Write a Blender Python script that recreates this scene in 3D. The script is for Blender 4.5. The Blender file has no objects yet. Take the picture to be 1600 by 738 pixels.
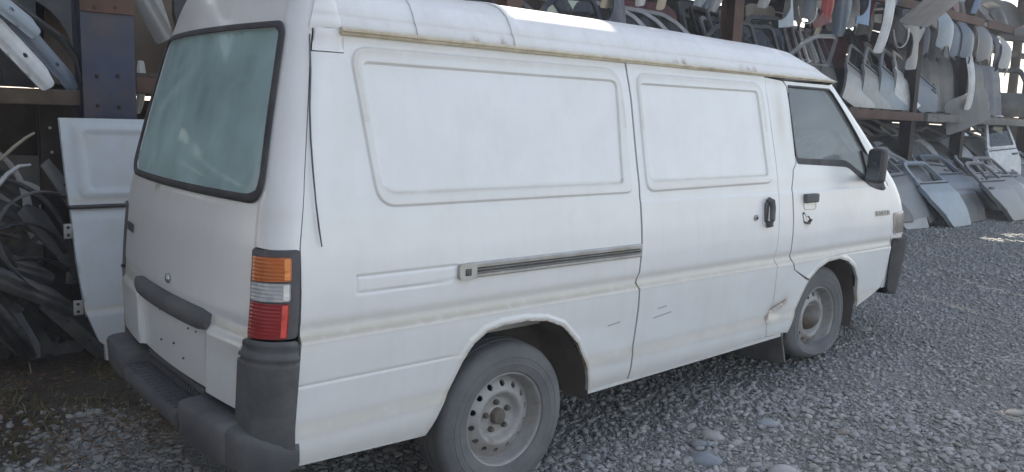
import bpy, bmesh, math, random
import numpy as np
from mathutils import Vector, Matrix, Euler
from mathutils.geometry import delaunay_2d_cdt

scn = bpy.context.scene
COL = scn.collection
R = math.radians
rng = random.Random(7)

# ------------------------------------------------------------------ camera
YAW, PITCH, ROLL, FPX = 0.703673856, -0.146024743, 0.0333929486, 1269.783
CAM = Vector((-2.05390599, -2.42843280, 1.53696500))
_f = Vector((math.sin(YAW)*math.cos(PITCH), math.cos(YAW)*math.cos(PITCH), math.sin(PITCH)))
_r = Vector((math.cos(YAW), -math.sin(YAW), 0))
_u = _r.cross(_f)
_r2 = math.cos(ROLL)*_r + math.sin(ROLL)*_u
_u2 = -math.sin(ROLL)*_r + math.cos(ROLL)*_u
cd = bpy.data.cameras.new('camera'); cam = bpy.data.objects.new('camera', cd); COL.objects.link(cam)
m = Matrix((_r2, _u2, -_f)).transposed().to_4x4(); m.translation = CAM
cam.matrix_world = m
cd.sensor_width = 36.0; cd.lens = FPX/1600*36.0; cd.clip_end = 2000; cd.clip_start = .05
scn.camera = cam

def at(px, py, Y):
    """world point on the vertical plane y = Y seen at that place of the photograph (used while laying out the rack)"""
    d = _r2*(px-800) - _u2*(py-369) + _f*FPX
    return CAM + d*((Y-CAM.y)/d.y)

# ------------------------------------------------------------------ light
SUN_EL, SUN_AZ = R(50), R(24)          # azimuth from +Y towards +X
w = bpy.data.worlds.new('World'); scn.world = w; w.use_nodes = True
nt = w.node_tree; bg = nt.nodes['Background']
sky = nt.nodes.new('ShaderNodeTexSky'); sky.sky_type = 'NISHITA'; sky.sun_disc = False
sky.sun_elevation = SUN_EL; sky.sun_rotation = SUN_AZ; sky.dust_density = 1.2; sky.air_density = 1.0
wb = nt.nodes.new('ShaderNodeMix'); wb.data_type = 'RGBA'; wb.blend_type = 'MULTIPLY'; wb.inputs[0].default_value = 1
wb.inputs[7].default_value = (1.20, .985, .79, 1)          # the phone's white balance for shade
nt.links.new(sky.outputs[0], wb.inputs[6]); nt.links.new(wb.outputs[2], bg.inputs[0]); bg.inputs[1].default_value = 0.13
sl = bpy.data.lights.new('sun', 'SUN'); sl.energy = 4.0; sl.angle = R(.5); sl.color = (1, .93, .82)
sun = bpy.data.objects.new('sun', sl); COL.objects.link(sun)
sd = Vector((math.sin(SUN_AZ)*math.cos(SUN_EL), math.cos(SUN_AZ)*math.cos(SUN_EL), math.sin(SUN_EL)))
sun.rotation_euler = sd.to_track_quat('Z', 'Y').to_euler(); sun.location = (6, 14, 16)
scn.view_settings.view_transform = 'Standard'; scn.view_settings.look = 'None'
scn.view_settings.exposure = 1.92; scn.view_settings.gamma = 1.0
scn.view_settings.use_curve_mapping = False
scn.cycles.max_bounces = 8

# ------------------------------------------------------------------ materials
MATS = {}
def mat(name, col, rough=.5, metal=0.0, var=.12, vscale=6.0, dirt=None, dirt_amt=.0, dscale=3.0, bump=0.0, bscale=60,
        streak=0.0, spec=.5, attr=False, coat=0.0, rust=0.0):
    if name in MATS: return MATS[name]
    M = bpy.data.materials.new(name); M.use_nodes = True; MATS[name] = M
    n = M.node_tree.nodes; L = M.node_tree.links; b = n['Principled BSDF']
    b.inputs['Roughness'].default_value = rough; b.inputs['Metallic'].default_value = metal
    b.inputs['Specular IOR Level'].default_value = spec
    if coat: b.inputs['Coat Weight'].default_value = coat; b.inputs['Coat Roughness'].default_value = .12
    tc = n.new('ShaderNodeTexCoord'); src = tc.outputs['Object']
    def noise(sc, det=5, ro=.6, vec=None):
        t = n.new('ShaderNodeTexNoise'); t.inputs['Scale'].default_value = sc; t.inputs['Detail'].default_value = det
        t.inputs['Roughness'].default_value = ro; L.new(vec or src, t.inputs['Vector']); return t
    def ramp(sock, a, bb):
        r = n.new('ShaderNodeMapRange'); r.inputs[1].default_value = a; r.inputs[2].default_value = bb
        r.clamp = True; L.new(sock, r.inputs[0]); return r.outputs[0]
    def mix(fac, A, B, typ='MIX'):
        mx = n.new('ShaderNodeMix'); mx.data_type = 'RGBA'; mx.blend_type = typ
        for s, v in ((0, fac), (6, A), (7, B)):
            if hasattr(v, 'is_linked') or hasattr(v, 'node'): L.new(v, mx.inputs[s])
            elif s == 0: mx.inputs[0].default_value = v
            else: mx.inputs[s].default_value = (*v, 1)
        return mx.outputs[2]
    c = col
    nz = noise(vscale)
    c = mix(ramp(nz.outputs[0], .3, .7), tuple(max(0, x*(1-var)) for x in col), tuple(min(1, x*(1+var)) for x in col))
    if streak:
        mp = n.new('ShaderNodeMapping'); mp.inputs['Scale'].default_value = (22, 22, 1.1); L.new(src, mp.inputs[0])
        st = noise(1.0, 6, .65, mp.outputs[0])
        c = mix(mth(n, L, ramp(st.outputs[0], .5, .82), streak), c, (.42, .38, .30))
    if dirt:
        dn = noise(dscale, 8, .7)
        c = mix(mth(n, L, ramp(dn.outputs[0], .42, .72), dirt_amt), c, dirt)
    if rust:
        rn = noise(9, 9, .75)
        c = mix(mth(n, L, ramp(rn.outputs[0], .60, .68), rust), c, (.16, .07, .035))
    if attr:
        a = n.new('ShaderNodeAttribute'); a.attribute_name = 'wear'
        sp = n.new('ShaderNodeSeparateColor'); L.new(a.outputs['Color'], sp.inputs[0])
        dn = noise(14, 6, .7)
        f1 = n.new('ShaderNodeMath'); f1.operation = 'MULTIPLY'; L.new(sp.outputs[0], f1.inputs[0]); L.new(ramp(dn.outputs[0], .0, .5), f1.inputs[1])
        c = mix(f1.outputs[0], c, (.50, .455, .365))
        rn = noise(30, 6, .8)
        f2 = n.new('ShaderNodeMath'); f2.operation = 'MULTIPLY'; L.new(sp.outputs[1], f2.inputs[0]); L.new(ramp(rn.outputs[0], .38, .6), f2.inputs[1])
        c = mix(f2.outputs[0], c, (.20, .10, .045))
        c = mix(sp.outputs[2], c, (.035, .03, .028))
    L.new(c, b.inputs['Base Color'])
    rr = n.new('ShaderNodeMapRange'); rr.inputs[3].default_value = max(.02, rough-.1); rr.inputs[4].default_value = min(1, rough+.12)
    L.new(nz.outputs[0], rr.inputs[0]); L.new(rr.outputs[0], b.inputs['Roughness'])
    if bump:
        bn = noise(bscale, 6, .65); bp = n.new('ShaderNodeBump'); bp.inputs['Strength'].default_value = bump; bp.inputs['Distance'].default_value = .01
        L.new(bn.outputs[0], bp.inputs['Height']); L.new(bp.outputs[0], b.inputs['Normal'])
    return M
def mth(n, L, sock, k):
    x = n.new('ShaderNodeMath'); x.operation = 'MULTIPLY'; x.inputs[1].default_value = k; L.new(sock, x.inputs[0]); return x.outputs[0]

def glass(name, tint, dust, dustcol, rough=.05):
    M = bpy.data.materials.new(name); M.use_nodes = True; n = M.node_tree.nodes; L = M.node_tree.links
    for q in list(n): n.remove(q)
    out = n.new('ShaderNodeOutputMaterial'); tr = n.new('ShaderNodeBsdfTransparent'); tr.inputs[0].default_value = (*tint, 1)
    gl = n.new('ShaderNodeBsdfGlossy'); gl.inputs['Roughness'].default_value = rough; gl.inputs[0].default_value = (.9, .95, 1, 1)
    fr = n.new('ShaderNodeFresnel'); fr.inputs[0].default_value = 1.55
    m1 = n.new('ShaderNodeMixShader'); L.new(fr.outputs[0], m1.inputs[0]); L.new(tr.outputs[0], m1.inputs[1]); L.new(gl.outputs[0], m1.inputs[2])
    df = n.new('ShaderNodeBsdfDiffuse'); df.inputs[0].default_value = (*dustcol, 1)
    tc = n.new('ShaderNodeTexCoord'); nz = n.new('ShaderNodeTexNoise'); nz.inputs['Scale'].default_value = 4; nz.inputs['Detail'].default_value = 8
    L.new(tc.outputs['Object'], nz.inputs['Vector'])
    mr = n.new('ShaderNodeMapRange'); mr.inputs[1].default_value = .3; mr.inputs[2].default_value = .75
    mr.inputs[3].default_value = dust*.75; mr.inputs[4].default_value = min(1, dust*1.25); L.new(nz.outputs[0], mr.inputs[0])
    m2 = n.new('ShaderNodeMixShader'); L.new(mr.outputs[0], m2.inputs[0]); L.new(m1.outputs[0], m2.inputs[1]); L.new(df.outputs[0], m2.inputs[2])
    L.new(m2.outputs[0], out.inputs[0]); MATS[name] = M
    return M

DIRT = (.30, .26, .20)
WHITE = mat('white_van_paint', (.765, .77, .77), .32, var=.035, vscale=2.2, streak=.10, attr=True, dirt=(.55, .52, .45), dirt_amt=.22, dscale=2.4, coat=.4)
WHITER = mat('faded_white_paint', (.72, .725, .73), .5, var=.05, vscale=3, streak=.25, attr=True, dirt=(.50, .47, .40), dirt_amt=.3, dscale=4)
CREAM = mat('cream_sealer_strip', (.62, .56, .44), .6, var=.15, vscale=20, dirt=(.30, .23, .15), dirt_amt=.6, dscale=9)
BLACKP = mat('faded_black_plastic', (.080, .082, .086), .6, var=.2, vscale=5, dirt=(.17, .165, .16), dirt_amt=.6, dscale=5, bump=.12, bscale=180)
GREYP = mat('weathered_grey_plastic', (.085, .085, .092), .65, var=.15, vscale=4, dirt=(.20, .19, .175), dirt_amt=.5, dscale=5, bump=.12, bscale=200)
MIRP = mat('black_mirror_plastic', (.035, .036, .038), .5, var=.2, vscale=6, dirt=(.10, .10, .095), dirt_amt=.4, dscale=6)
RUBBER = mat('perished_rubber', (.045, .045, .05), .7, var=.25, vscale=10, dirt=(.14, .13, .12), dirt_amt=.5, dscale=7)
TYRE = mat('dusty_tyre_rubber', (.135, .137, .142), .85, var=.15, vscale=6, dirt=(.22, .215, .205), dirt_amt=.6, dscale=5, bump=.2, bscale=120)
STEEL = mat('dull_silver_steel', (.38, .375, .37), .55, .25, var=.15, vscale=9, dirt=(.20, .16, .12), dirt_amt=.6, dscale=8, rust=.35)
HUBM = mat('greasy_hub_steel', (.16, .145, .13), .6, .3, var=.3, vscale=20, dirt=(.12, .08, .05), dirt_amt=.7, dscale=14)
ALU = mat('tarnished_trim_metal', (.43, .43, .42), .40, .6, var=.15, vscale=14, dirt=(.30, .26, .20), dirt_amt=.5, dscale=10)
CHROME = mat('dull_chrome', (.42, .43, .45), .3, .8, var=.1)
DARKIN = mat('dark_underside', (.030, .029, .028), .9, var=.3, vscale=6, dirt=(.07, .06, .05), dirt_amt=.7)
INTER = mat('grey_interior_trim', (.34, .35, .34), .8, var=.1)
CREAMIN = mat('cream_interior_panel', (.55, .56, .48), .8, var=.08)
SEAT = mat('tan_seat_cloth', (.50, .46, .36), .9, var=.2, vscale=30)
GLASSR = glass('dusty_rear_glass', (.50, .66, .62), .78, (.41, .56, .56), .07)
GLASSF = glass('dusty_door_glass', (.80, .86, .84), .34, (.42, .45, .46), .05)
AMBER = mat('amber_lens', (.50, .12, .022), .2, var=.12, vscale=25, coat=.4, dirt=(.35, .18, .08), dirt_amt=.3)
RED = mat('red_lens', (.30, .016, .02), .2, var=.15, vscale=20, coat=.4, dirt=(.30, .08, .07), dirt_amt=.3)
CLEAR = mat('clear_ribbed_lens', (.42, .42, .43), .25, var=.15, vscale=30, coat=.4)
LAMPCLEAR = mat('cloudy_lamp_lens', (.42, .41, .40), .25, var=.15, vscale=12, coat=.4, dirt=(.50, .30, .18), dirt_amt=.5, dscale=9)

# ------------------------------------------------------------------ object helpers
def link(name, me, M=None, parent=None):
    o = bpy.data.objects.new(name, me); COL.objects.link(o)
    if M is not None and me is not None:
        me.materials.clear(); me.materials.append(M)
    if parent is not None: o.parent = parent
    return o
def world_child(o, parent):
    """keep o's world-space mesh in place under a parent chain of pure translations"""
    o.parent = parent
    t = Vector((0, 0, 0)); q = parent
    while q is not None:
        t += q.location
        if any(abs(v) > 1e-9 for v in q.matrix_parent_inverse.translation): t += q.matrix_parent_inverse.translation
        q = q.parent
    o.matrix_parent_inverse = Matrix.Translation(-t)
    return o
def empty(name, loc, label, cat, group=None):
    o = bpy.data.objects.new(name, None); COL.objects.link(o); o.location = loc; o.empty_display_size = .2
    return tag(o, label, cat, group)
def tag(o, label=None, cat=None, group=None, kind=None):
    if label: o['label'] = label
    if cat: o['category'] = cat
    if group: o['group'] = group
    if kind: o['kind'] = kind
    return o
def bm_mesh(name, bm, smooth=None):
    bmesh.ops.recalc_face_normals(bm, faces=bm.faces)
    me = bpy.data.meshes.new(name); bm.to_mesh(me); bm.free()
    if smooth is not None:
        me.polygons.foreach_set('use_smooth', [True]*len(me.polygons))
        me.set_sharp_from_angle(angle=R(smooth))
    return me
def box(bm, c, s, rot=None, bevel=0.0, seg=2):
    r = bmesh.ops.create_cube(bm, size=1.0); vs = r['verts']
    M = Matrix.Translation(Vector(c)) @ (rot.to_4x4() if rot else Matrix.Identity(4)) @ Matrix.Diagonal((*s, 1))
    bmesh.ops.transform(bm, matrix=M, verts=vs)
    if bevel:
        es = list({e for v in vs for e in v.link_edges})
        bmesh.ops.bevel(bm, geom=es, offset=bevel, segments=seg, affect='EDGES', profile=.5)
def tube(bm, pts, rad, n=8, closed=False, flat=None):
    """swept tube; flat=(a,b) gives an elliptic section"""
    pts = [Vector(p) for p in pts]; rings = []; N = len(pts)
    up = Vector((0, 0, 1))
    for i, p in enumerate(pts):
        t = (pts[(i+1) % N if closed else min(i+1, N-1)] - pts[(i-1) % N if closed else max(i-1, 0)])
        if t.length < 1e-9: t = Vector((1, 0, 0))
        t.normalize()
        a = t.cross(up)
        if a.length < .05: a = t.cross(Vector((0, 1, 0)))
        a.normalize(); b = a.cross(t)
        rr = rad[i] if isinstance(rad, (list, tuple)) else rad
        ra, rb = (rr*flat[0], rr*flat[1]) if flat else (rr, rr)
        rings.append([bm.verts.new(p + a*ra*math.cos(2*math.pi*k/n) + b*rb*math.sin(2*math.pi*k/n)) for k in range(n)])
    for i in range(N if closed else N-1):
        A, B = rings[i], rings[(i+1) % N]
        for k in range(n): bm.faces.new((A[k], A[(k+1) % n], B[(k+1) % n], B[k]))
    if not closed: bm.faces.new(rings[0]); bm.faces.new(rings[-1][::-1])
def lathe(bm, prof, n=48, axis='Y', c=(0, 0, 0)):
    """prof: list of (r, w) with w along the axis (towards -Y positive)"""
    rings = []
    for r, ww in prof:
        rings.append([bm.verts.new((c[0]+r*math.cos(2*math.pi*k/n), c[1]-ww, c[2]+r*math.sin(2*math.pi*k/n))) for k in range(n)])
    for A, B in zip(rings, rings[1:]):
        for k in range(n): bm.faces.new((A[k], A[(k+1) % n], B[(k+1) % n], B[k]))
    return rings
def prism(bm, pts, depth, f=None):
    """extrude polygon of 3-D points by vector depth"""
    A = [bm.verts.new(p) for p in pts]; B = [bm.verts.new(Vector(p)+Vector(depth)) for p in pts]
    bm.faces.new(A); bm.faces.new(B[::-1])
    for i in range(len(A)):
        j = (i+1) % len(A); bm.faces.new((A[i], B[i], B[j], A[j]))

# ------------------------------------------------------------------ 2-D helpers for stamped panels
def dens(poly, res):
    out = []
    for a, b in zip(poly, poly[1:]+poly[:1]):
        L = math.hypot(b[0]-a[0], b[1]-a[1]); n = max(1, int(round(L/res)))
        out += [(a[0]+(b[0]-a[0])*k/n, a[1]+(b[1]-a[1])*k/n) for k in range(n)]
    return out
def rnd(poly, r, n=5):
    """round the corners of a polygon; r is one radius or one per corner"""
    out = []; N = len(poly)
    for i, p in enumerate(poly):
        ri = r[i] if isinstance(r, (list, tuple)) else r
        a = Vector(poly[i-1])-Vector(p); b = Vector(poly[(i+1) % N])-Vector(p)
        t = min(ri, a.length*.49, b.length*.49)
        if t < 1e-4: out.append(tuple(p)); continue
        A = Vector(p)+a.normalized()*t; B = Vector(p)+b.normalized()*t; P0 = Vector(p)
        for k in range(n+1):
            u = k/n; q = A*(1-u)**2 + P0*2*u*(1-u) + B*u*u; out.append((q.x, q.y))
    return out
def inside(P, poly):
    x, y = P[:, 0], P[:, 1]; r = np.zeros(len(P), bool); q = np.array(poly)
    for (x1, y1), (x2, y2) in zip(q, np.roll(q, -1, 0)):
        c = (y1 > y) != (y2 > y)
        with np.errstate(divide='ignore', invalid='ignore'):
            r ^= c & (x < (x2-x1)*(y-y1)/(y2-y1+1e-30)+x1)
    return r
def segdist(P, poly, closed=True):
    q = np.array(poly); A = q; B = np.roll(q, -1, 0)
    if not closed: A, B = q[:-1], q[1:]
    d = np.full(len(P), 1e9)
    for a, b in zip(A, B):
        ab = b-a; t = np.clip(((P-a)@ab)/(ab@ab+1e-12), 0, 1)
        d = np.minimum(d, ((P-(a+t[:, None]*ab))**2).sum(1))
    return np.sqrt(d)
def sdf(P, poly):
    d = segdist(P, poly); return np.where(inside(P, poly), -d, d)
def sm(x): x = np.clip(x, 0, 1); return x*x*(3-2*x)

def sheet(name, outline, holes, fn, res, flange=.018, nfn=None, wear=None, bres=None, extra=None, smoothn=False):
    """triangulated sheet over a 2-D outline with holes; fn maps (N,2)->(N,3); rims are turned inwards by flange"""
    bres = bres or res
    loops = [dens(outline, bres)] + [dens(h, bres) for h in holes]
    V = []; E = []
    for lp in loops:
        k0 = len(V); n = len(lp); V += lp; E += [(k0+i, k0+(i+1) % n) for i in range(n)]
    ob = np.array(outline); lo, hi = ob.min(0), ob.max(0)
    gx, gy = np.meshgrid(np.arange(lo[0]+res*.5, hi[0], res), np.arange(lo[1]+res*.5, hi[1], res))
    G = np.stack([gx.ravel(), gy.ravel()], 1)
    k = inside(G, outline)
    for h in holes: k &= ~inside(G, h)
    G = G[k]
    if len(G):
        B = np.array(V); keep = np.ones(len(G), bool)
        cell = {}
        for q in list(B)+[np.array(e_) for e_ in (extra or [])]: cell.setdefault((int(q[0]//res), int(q[1]//res)), []).append(q)
        for i, g in enumerate(G):
            cx, cy = int(g[0]//res), int(g[1]//res)
            for a in (-1, 0, 1):
                for b in (-1, 0, 1):
                    for q in cell.get((cx+a, cy+b), ()):
                        if (q[0]-g[0])**2+(q[1]-g[1])**2 < (.55*res)**2: keep[i] = False
        G = G[keep]
    pts = [Vector(v) for v in V]+[Vector(g) for g in G.tolist()]
    if extra: pts += [Vector(e) for e in extra]
    v2, e2, f2, ov, oe, of = delaunay_2d_cdt(pts, E, [], 0, 1e-6)
    v2 = np.array([tuple(v) for v in v2])
    tri = []
    for f in f2:
        for i in range(1, len(f)-1): tri.append((f[0], f[i], f[i+1]))
    tri = np.array(tri); C = v2[tri].mean(1)
    k = inside(C, outline)
    for h in holes: k &= ~inside(C, h)
    tri = tri[k]
    p3 = np.asarray(fn(v2)); e = 1e-3
    nr = np.cross(np.asarray(fn(v2+[e, 0]))-np.asarray(fn(v2-[e, 0])), np.asarray(fn(v2+[0, e]))-np.asarray(fn(v2-[0, e])))
    nr /= np.linalg.norm(nr, axis=1)[:, None]+1e-12
    # boundary edges
    cnt = {}
    for t in tri.tolist():
        for a, b in ((t[0], t[1]), (t[1], t[2]), (t[2], t[0])): cnt[(a, b)] = 1
    bd = [(a, b) for (a, b) in cnt if (b, a) not in cnt]
    nv = len(v2); faces = tri.tolist(); verts = [p3]; norms = [nr]; src = list(range(nv))
    if flange:
        ids = sorted({i for ab in bd for i in ab}); m1 = {i: nv+k for k, i in enumerate(ids)}; m2 = {i: nv+len(ids)+k for k, i in enumerate(ids)}
        verts += [p3[ids], p3[ids]-nr[ids]*flange]
        src += ids+ids
        faces += [(m1[b], m1[a], m2[a], m2[b]) for a, b in bd]
    allv = np.concatenate(verts)
    me = bpy.data.meshes.new(name); me.from_pydata(allv.tolist(), [], faces)
    me.polygons.foreach_set('use_smooth', [True]*len(me.polygons))
    if wear is not None:
        a = me.color_attributes.new('wear', 'FLOAT_COLOR', 'POINT')
        wv = wear(v2)[src]; a.data.foreach_set('color', np.concatenate([wv, np.ones((len(wv), 1))], 1).ravel())
    me.update(); me.validate()
    if smoothn:
        N_ = np.zeros((len(allv), 3)); N_[:nv] = nr; me.normals_split_custom_set_from_vertices(N_.tolist())
    return me

# ------------------------------------------------------------------ body surface: P(s, z) runs round the van at height z
YC=.765
def tab(z,T):
    T=np.array(T); zz=T[:,0]; v=T[:,1]
    # monotone cubic-ish: catmull via dense linear + smoothing
    zi=np.linspace(zz[0],zz[-1],400); vi=np.interp(zi,zz,v)
    k=np.hanning(25);k/=k.sum(); vp=np.pad(vi,12,'edge'); 
    # preserve ends slope
    vp[:12]=vi[0]-(vi[1]-vi[0])*np.arange(12,0,-1); vp[-12:]=vi[-1]+(vi[-1]-vi[-2])*np.arange(1,13)
    return np.interp(z,zi,np.convolve(vp,k,'valid'))
YT=[(.26,.03),(.33,-.012),(.40,-.030),(.55,-.044),(.70,-.055),(.86,-.066),(.95,-.068),(1.05,-.062),(1.2,-.042),(1.4,-.002),(1.6,.036),(1.8,.078),(1.95,.112),(2.06,.14)]
XR=[(.26,-1.03),(.5,-1.05),(.8,-1.045),(1.1,-1.02),(1.3,-.985),(1.5,-.94),(1.8,-.865),(1.95,-.815),(2.06,-.765)]
XF=[(.26,3.38),(.5,3.42),(.8,3.45),(1.0,3.42),(1.1,3.385),(1.2,3.31),(1.3,3.20),(1.5,2.975),(1.8,2.62),(1.95,2.44),(2.06,2.3)]
def Yp(z): return tab(z,YT)
def Xr(z): return tab(z,XR)
def Xf(z): return tab(z,XF)
RC,RF,BOW,BF=.12,.20,.05,.10
S0,S1,S2,S3=-.72,-.90,-1.09,-1.09-.71
F0,F1,F2,F3=2.0,3.2,3.5,4.2
def P(s,z):
    s=np.asarray(s,float);z=np.asarray(z,float)
    y0=Yp(z);xr=Xr(z);xf=Xf(z)
    left=s<S3; sm=np.where(left,2*S3-s,s)
    leftf=sm>F3; sm=np.where(leftf,2*F3-sm,sm)
    x=sm.copy()+0*z;y=y0+0*s
    x1=xr+RC; m=(sm<S0)&(sm>=S1); x=np.where(m,S0+(S0-sm)/(S0-S1)*(x1-S0),x)
    th=np.clip((S1-sm)/(S1-S2),0,1)*np.pi/2
    m=sm<S1; x=np.where(m,x1-RC*np.sin(th),x); y=np.where(m,y0+RC*(1-np.cos(th)),y)
    u=np.clip((S2-sm)/(S2-S3),0,1); m=sm<S2
    x=np.where(m,xr-BOW*(1-(1-u)**2),x); y=np.where(m,y0+RC+(YC-y0-RC)*u,y)
    x2=xf-RF; m=(sm>F0)&(sm<=F1); x=np.where(m,F0+(sm-F0)/(F1-F0)*(x2-F0),x)
    th=np.clip((sm-F1)/(F2-F1),0,1)*np.pi/2; m=sm>F1
    x=np.where(m,x2+RF*np.sin(th),x); y=np.where(m,y0+RF*(1-np.cos(th)),y)
    u=np.clip((sm-F2)/(F3-F2),0,1); m=sm>F2
    x=np.where(m,xf+BF*(1-(1-u)**2),x); y=np.where(m,y0+RF+(YC-y0-RF)*u,y)
    y=np.where(left|leftf,2*YC-y,y)
    return np.stack([x,y,z+0*s],-1)

# ================================================================== the van
# van frame = world frame: x along the van (nose +x), y away from the camera, z up; rear axle at x = 0
VAN = empty('panel_van', (1.2, .765, 0), 'dusty white panel van with blanked side windows and a flat front tyre on the gravel', 'van')

def vsheet(name, outline, holes, M, parent, res=.012, D=None, off=0.0, flange=.018, wear=None, bres=None, extra=None, left=False, kindfn=None):
    def fn(v):
        q = P(v[:, 0], v[:, 1])
        e = 4e-3
        a = P(v[:, 0]+e, v[:, 1])-P(v[:, 0]-e, v[:, 1]); b = P(v[:, 0], v[:, 1]+e)-P(v[:, 0], v[:, 1]-e)
        n = np.cross(a, b); n /= np.linalg.norm(n, axis=1)[:, None]
        d = (D(v) if D else 0)+off
        q = q + n*np.asarray(d).reshape(-1, 1) if np.ndim(d) else q+n*d
        if left: q = q*[1, -1, 1]+[0, 2*YC, 0]
        return q
    me = sheet(name, outline, holes, fn, res, flange, wear=wear, bres=bres, extra=extra, smoothn=(D is not None and not left))
    if left: me.flip_normals()
    o = link(name, me, M); world_child(o, parent); return o

BIG_O = rnd([(-.685, 1.752), (.655, 1.757), (.672, 1.222), (-.625, 1.217)], [.075, .10, .05, .075], 8)
BIG_I = rnd([(-.640, 1.701), (.618, 1.704), (.603, 1.266), (-.600, 1.262)], [.025, .035, .02, .06], 6)
SL_O = rnd([(.753, 1.748), (1.745, 1.752), (1.778, 1.236), (.757, 1.222)], [.06, .075, .06, .06], 8)
SL_I = rnd([(.772, 1.700), (1.694, 1.706), (1.726, 1.276), (.790, 1.268)], [.025, .025, .025, .035], 6)
ARCH_R = [(-.406, .349), (-.268, .622), (-.222, .683), (-.162, .721), (-.086, .735), (.026, .737), (.145, .721), (.243, .682), (.341, .593), (.406, .494), (.45, .352)]
ARCH_F = [(2.034, .387), (2.079, .524), (2.133, .634), (2.163, .679), (2.242, .739), (2.335, .769), (2.459, .775), (2.562, .750), (2.656, .698), (2.729, .618), (2.779, .494), (2.783, .436)]
SLOT = [(-.72, .930), (-.30, .938), (-.30, .990), (-.72, .990)]
G_REAR = [(.694, 1.793), (.707, 1.645), (.709, 1.392), (.713, 1.223), (.712, .997), (.703, .86), (.686, .821), (.700, .785), (.708, .72), (.714, .58), (.711, .457), (.716, .353)]
G_FRONT = [(1.787, 1.786), (1.803, 1.526), (1.821, 1.358), (1.826, 1.186), (1.813, .914), (1.798, .828), (1.812, .80), (1.838, .593), (1.825, .521), (1.797, .481), (1.823, .388)]
G_DOOR = [(1.957, 1.775), (1.990, 1.75), (2.026, 1.56), (2.024, 1.336), (1.985, 1.302), (1.957, 1.20), (1.957, .97), (1.954, .829), (1.998, .752), (2.154, .676)]

def dside(v):
    s, z = v[:, 0], v[:, 1]
    d = np.zeros(len(v))
    for O, I in ((BIG_O, BIG_I), (SL_O, SL_I)):
        m = (s > min(q[0] for q in O)-.06) & (s < max(q[0] for q in O)+.06) & (z > 1.15)
        if m.any():
            o = sdf(v[m], O); i = sdf(v[m], I)
            d[m] += .0082*sm((.005-o)/.011) - .0100*sm((.005-i)/.010)
    # belt ledge: lower body stands proud
    d += .0135*sm((.815-z)/.026)*(1-.75*sm((.78-z)/.30)) - .004*np.exp(-((z-.835)/.018)**2)
    # lower swage
    d += .008*sm((.515-z)/.05)*(1-sm((.44-z)/.12))
    # fine waist line above the slider
    m = s > .70
    d += np.where(m, -.0035*sm((z-1.176)/.012)*(1-sm((z-1.20)/.06)), 0)
    # pressed outline left of the slider
    m = (s > -.8) & (s < -.2) & (z > .9) & (z < 1.02)
    if m.any(): d[m] -= .0035*np.exp(-(segdist(v[m], SLOT)/.0045)**2)
    # line from the arch to the tail
    d -= .003*np.exp(-((z-.645)/.006)**2)*sm((-.25-s)/.1)
    # arch lips and dents
    for A in (ARCH_R, ARCH_F):
        q = np.array(A); m = (s > q[0, 0]-.15) & (s < q[-1, 0]+.15) & (z < .95)
        if m.any(): d[m] += .007*sm((.030-segdist(v[m], A, False))/.016)
    d -= .012*np.exp(-(((s-1.86)/.05)**2+((z-.53)/.035)**2)); m = (s > 1.7) & (s < 2.05) & (z > .42) & (z < .65)
    if m.any(): d[m] -= .007*np.exp(-(segdist(v[m], RUSTL, False)/.007)**2)
    d += .006*np.exp(-(((s-.60)/.10)**2+((z-.50)/.04)**2)) - .006*np.exp(-(((s-.47)/.08)**2+((z-.64)/.05)**2))
    # slight oil-canning of the big panels
    d += .0012*np.sin(s*5.3+1.2)*np.sin(z*6.1) + .0008*np.sin(s*11.7)*np.sin(z*9.2+.5)
    return d
CR1 = [(.86, .680), (.91, .685)]; CR2 = [(.83, .636), (.95, .650)]; CR3 = [(.53, .640), (.60, .650)]
RUSTB = [(1.80, .487), (1.79, .515), (1.775, .50)]
RUSTL = [(1.80, .487), (1.835, .53), (1.90, .552), (1.96, .575)]
def wside(v):
    s, z = v[:, 0], v[:, 1]; N = len(v); dust = np.zeros(N); rust = np.zeros(N); dark = np.zeros(N)
    for O, I in ((BIG_O, BIG_I), (SL_O, SL_I)):
        m = (s > min(q[0] for q in O)-.06) & (s < max(q[0] for q in O)+.06) & (z > 1.15)
        if m.any():
            o = sdf(v[m], O); i = sdf(v[m], I)
            ring = sm((.002-o)/.01)*sm((i+.006)/.01)*.35
            top = np.exp(-((o+.012)/.012)**2)*(z[m] > 1.5)
            low = np.exp(-((i)/.008)**2)*(z[m] < 1.285)
            dust[m] += .42*ring + .35*top + .6*low
    dust += .95*np.exp(-((z-.803)/.013)**2) + .35*np.exp(-((z-.835)/.03)**2)
    dust += .55*np.exp(-((z-.49)/.030)**2) + .25*sm((.45-z)/.12)
    dust += .35*np.exp(-((z-1.775)/.02)**2)
    for A in (ARCH_R, ARCH_F):
        m = (z < .9)
        dd = np.full(N, 1.0); dd[m] = segdist(v[m], A, False)
        dust += .5*np.exp(-(dd/.02)**2); rust += .95*np.exp(-(dd/.005)**2)*(s < 1)*(s > -.25)*(z > .45)
    dust += .40*np.exp(-(segdist(v, RUSTL, False)/.045)**2)
    rust += 1.1*np.exp(-(segdist(v, RUSTL, False)/.016)**2)
    dark += .9*np.exp(-(segdist(v, RUSTL, False)/.0035)**2)*(.6+.4*np.sin(s*900))
    dark += .8*np.exp(-(segdist(v, RUSTB, False)/.0028)**2)
    for C in (CR1, CR2, CR3): dark += .85*np.exp(-(segdist(v, C, False)/.0022)**2)
    dust += .5*np.exp(-(segdist(v, [(2.09, 1.03), (2.09, 1.0)], False)/.02)**2)
    dust += .5*np.exp(-(((s-1.9)/.05)**2+((z-1.60)/.16)**2))
    return np.clip(np.stack([dust, rust, dark], 1), 0, 1)
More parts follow.
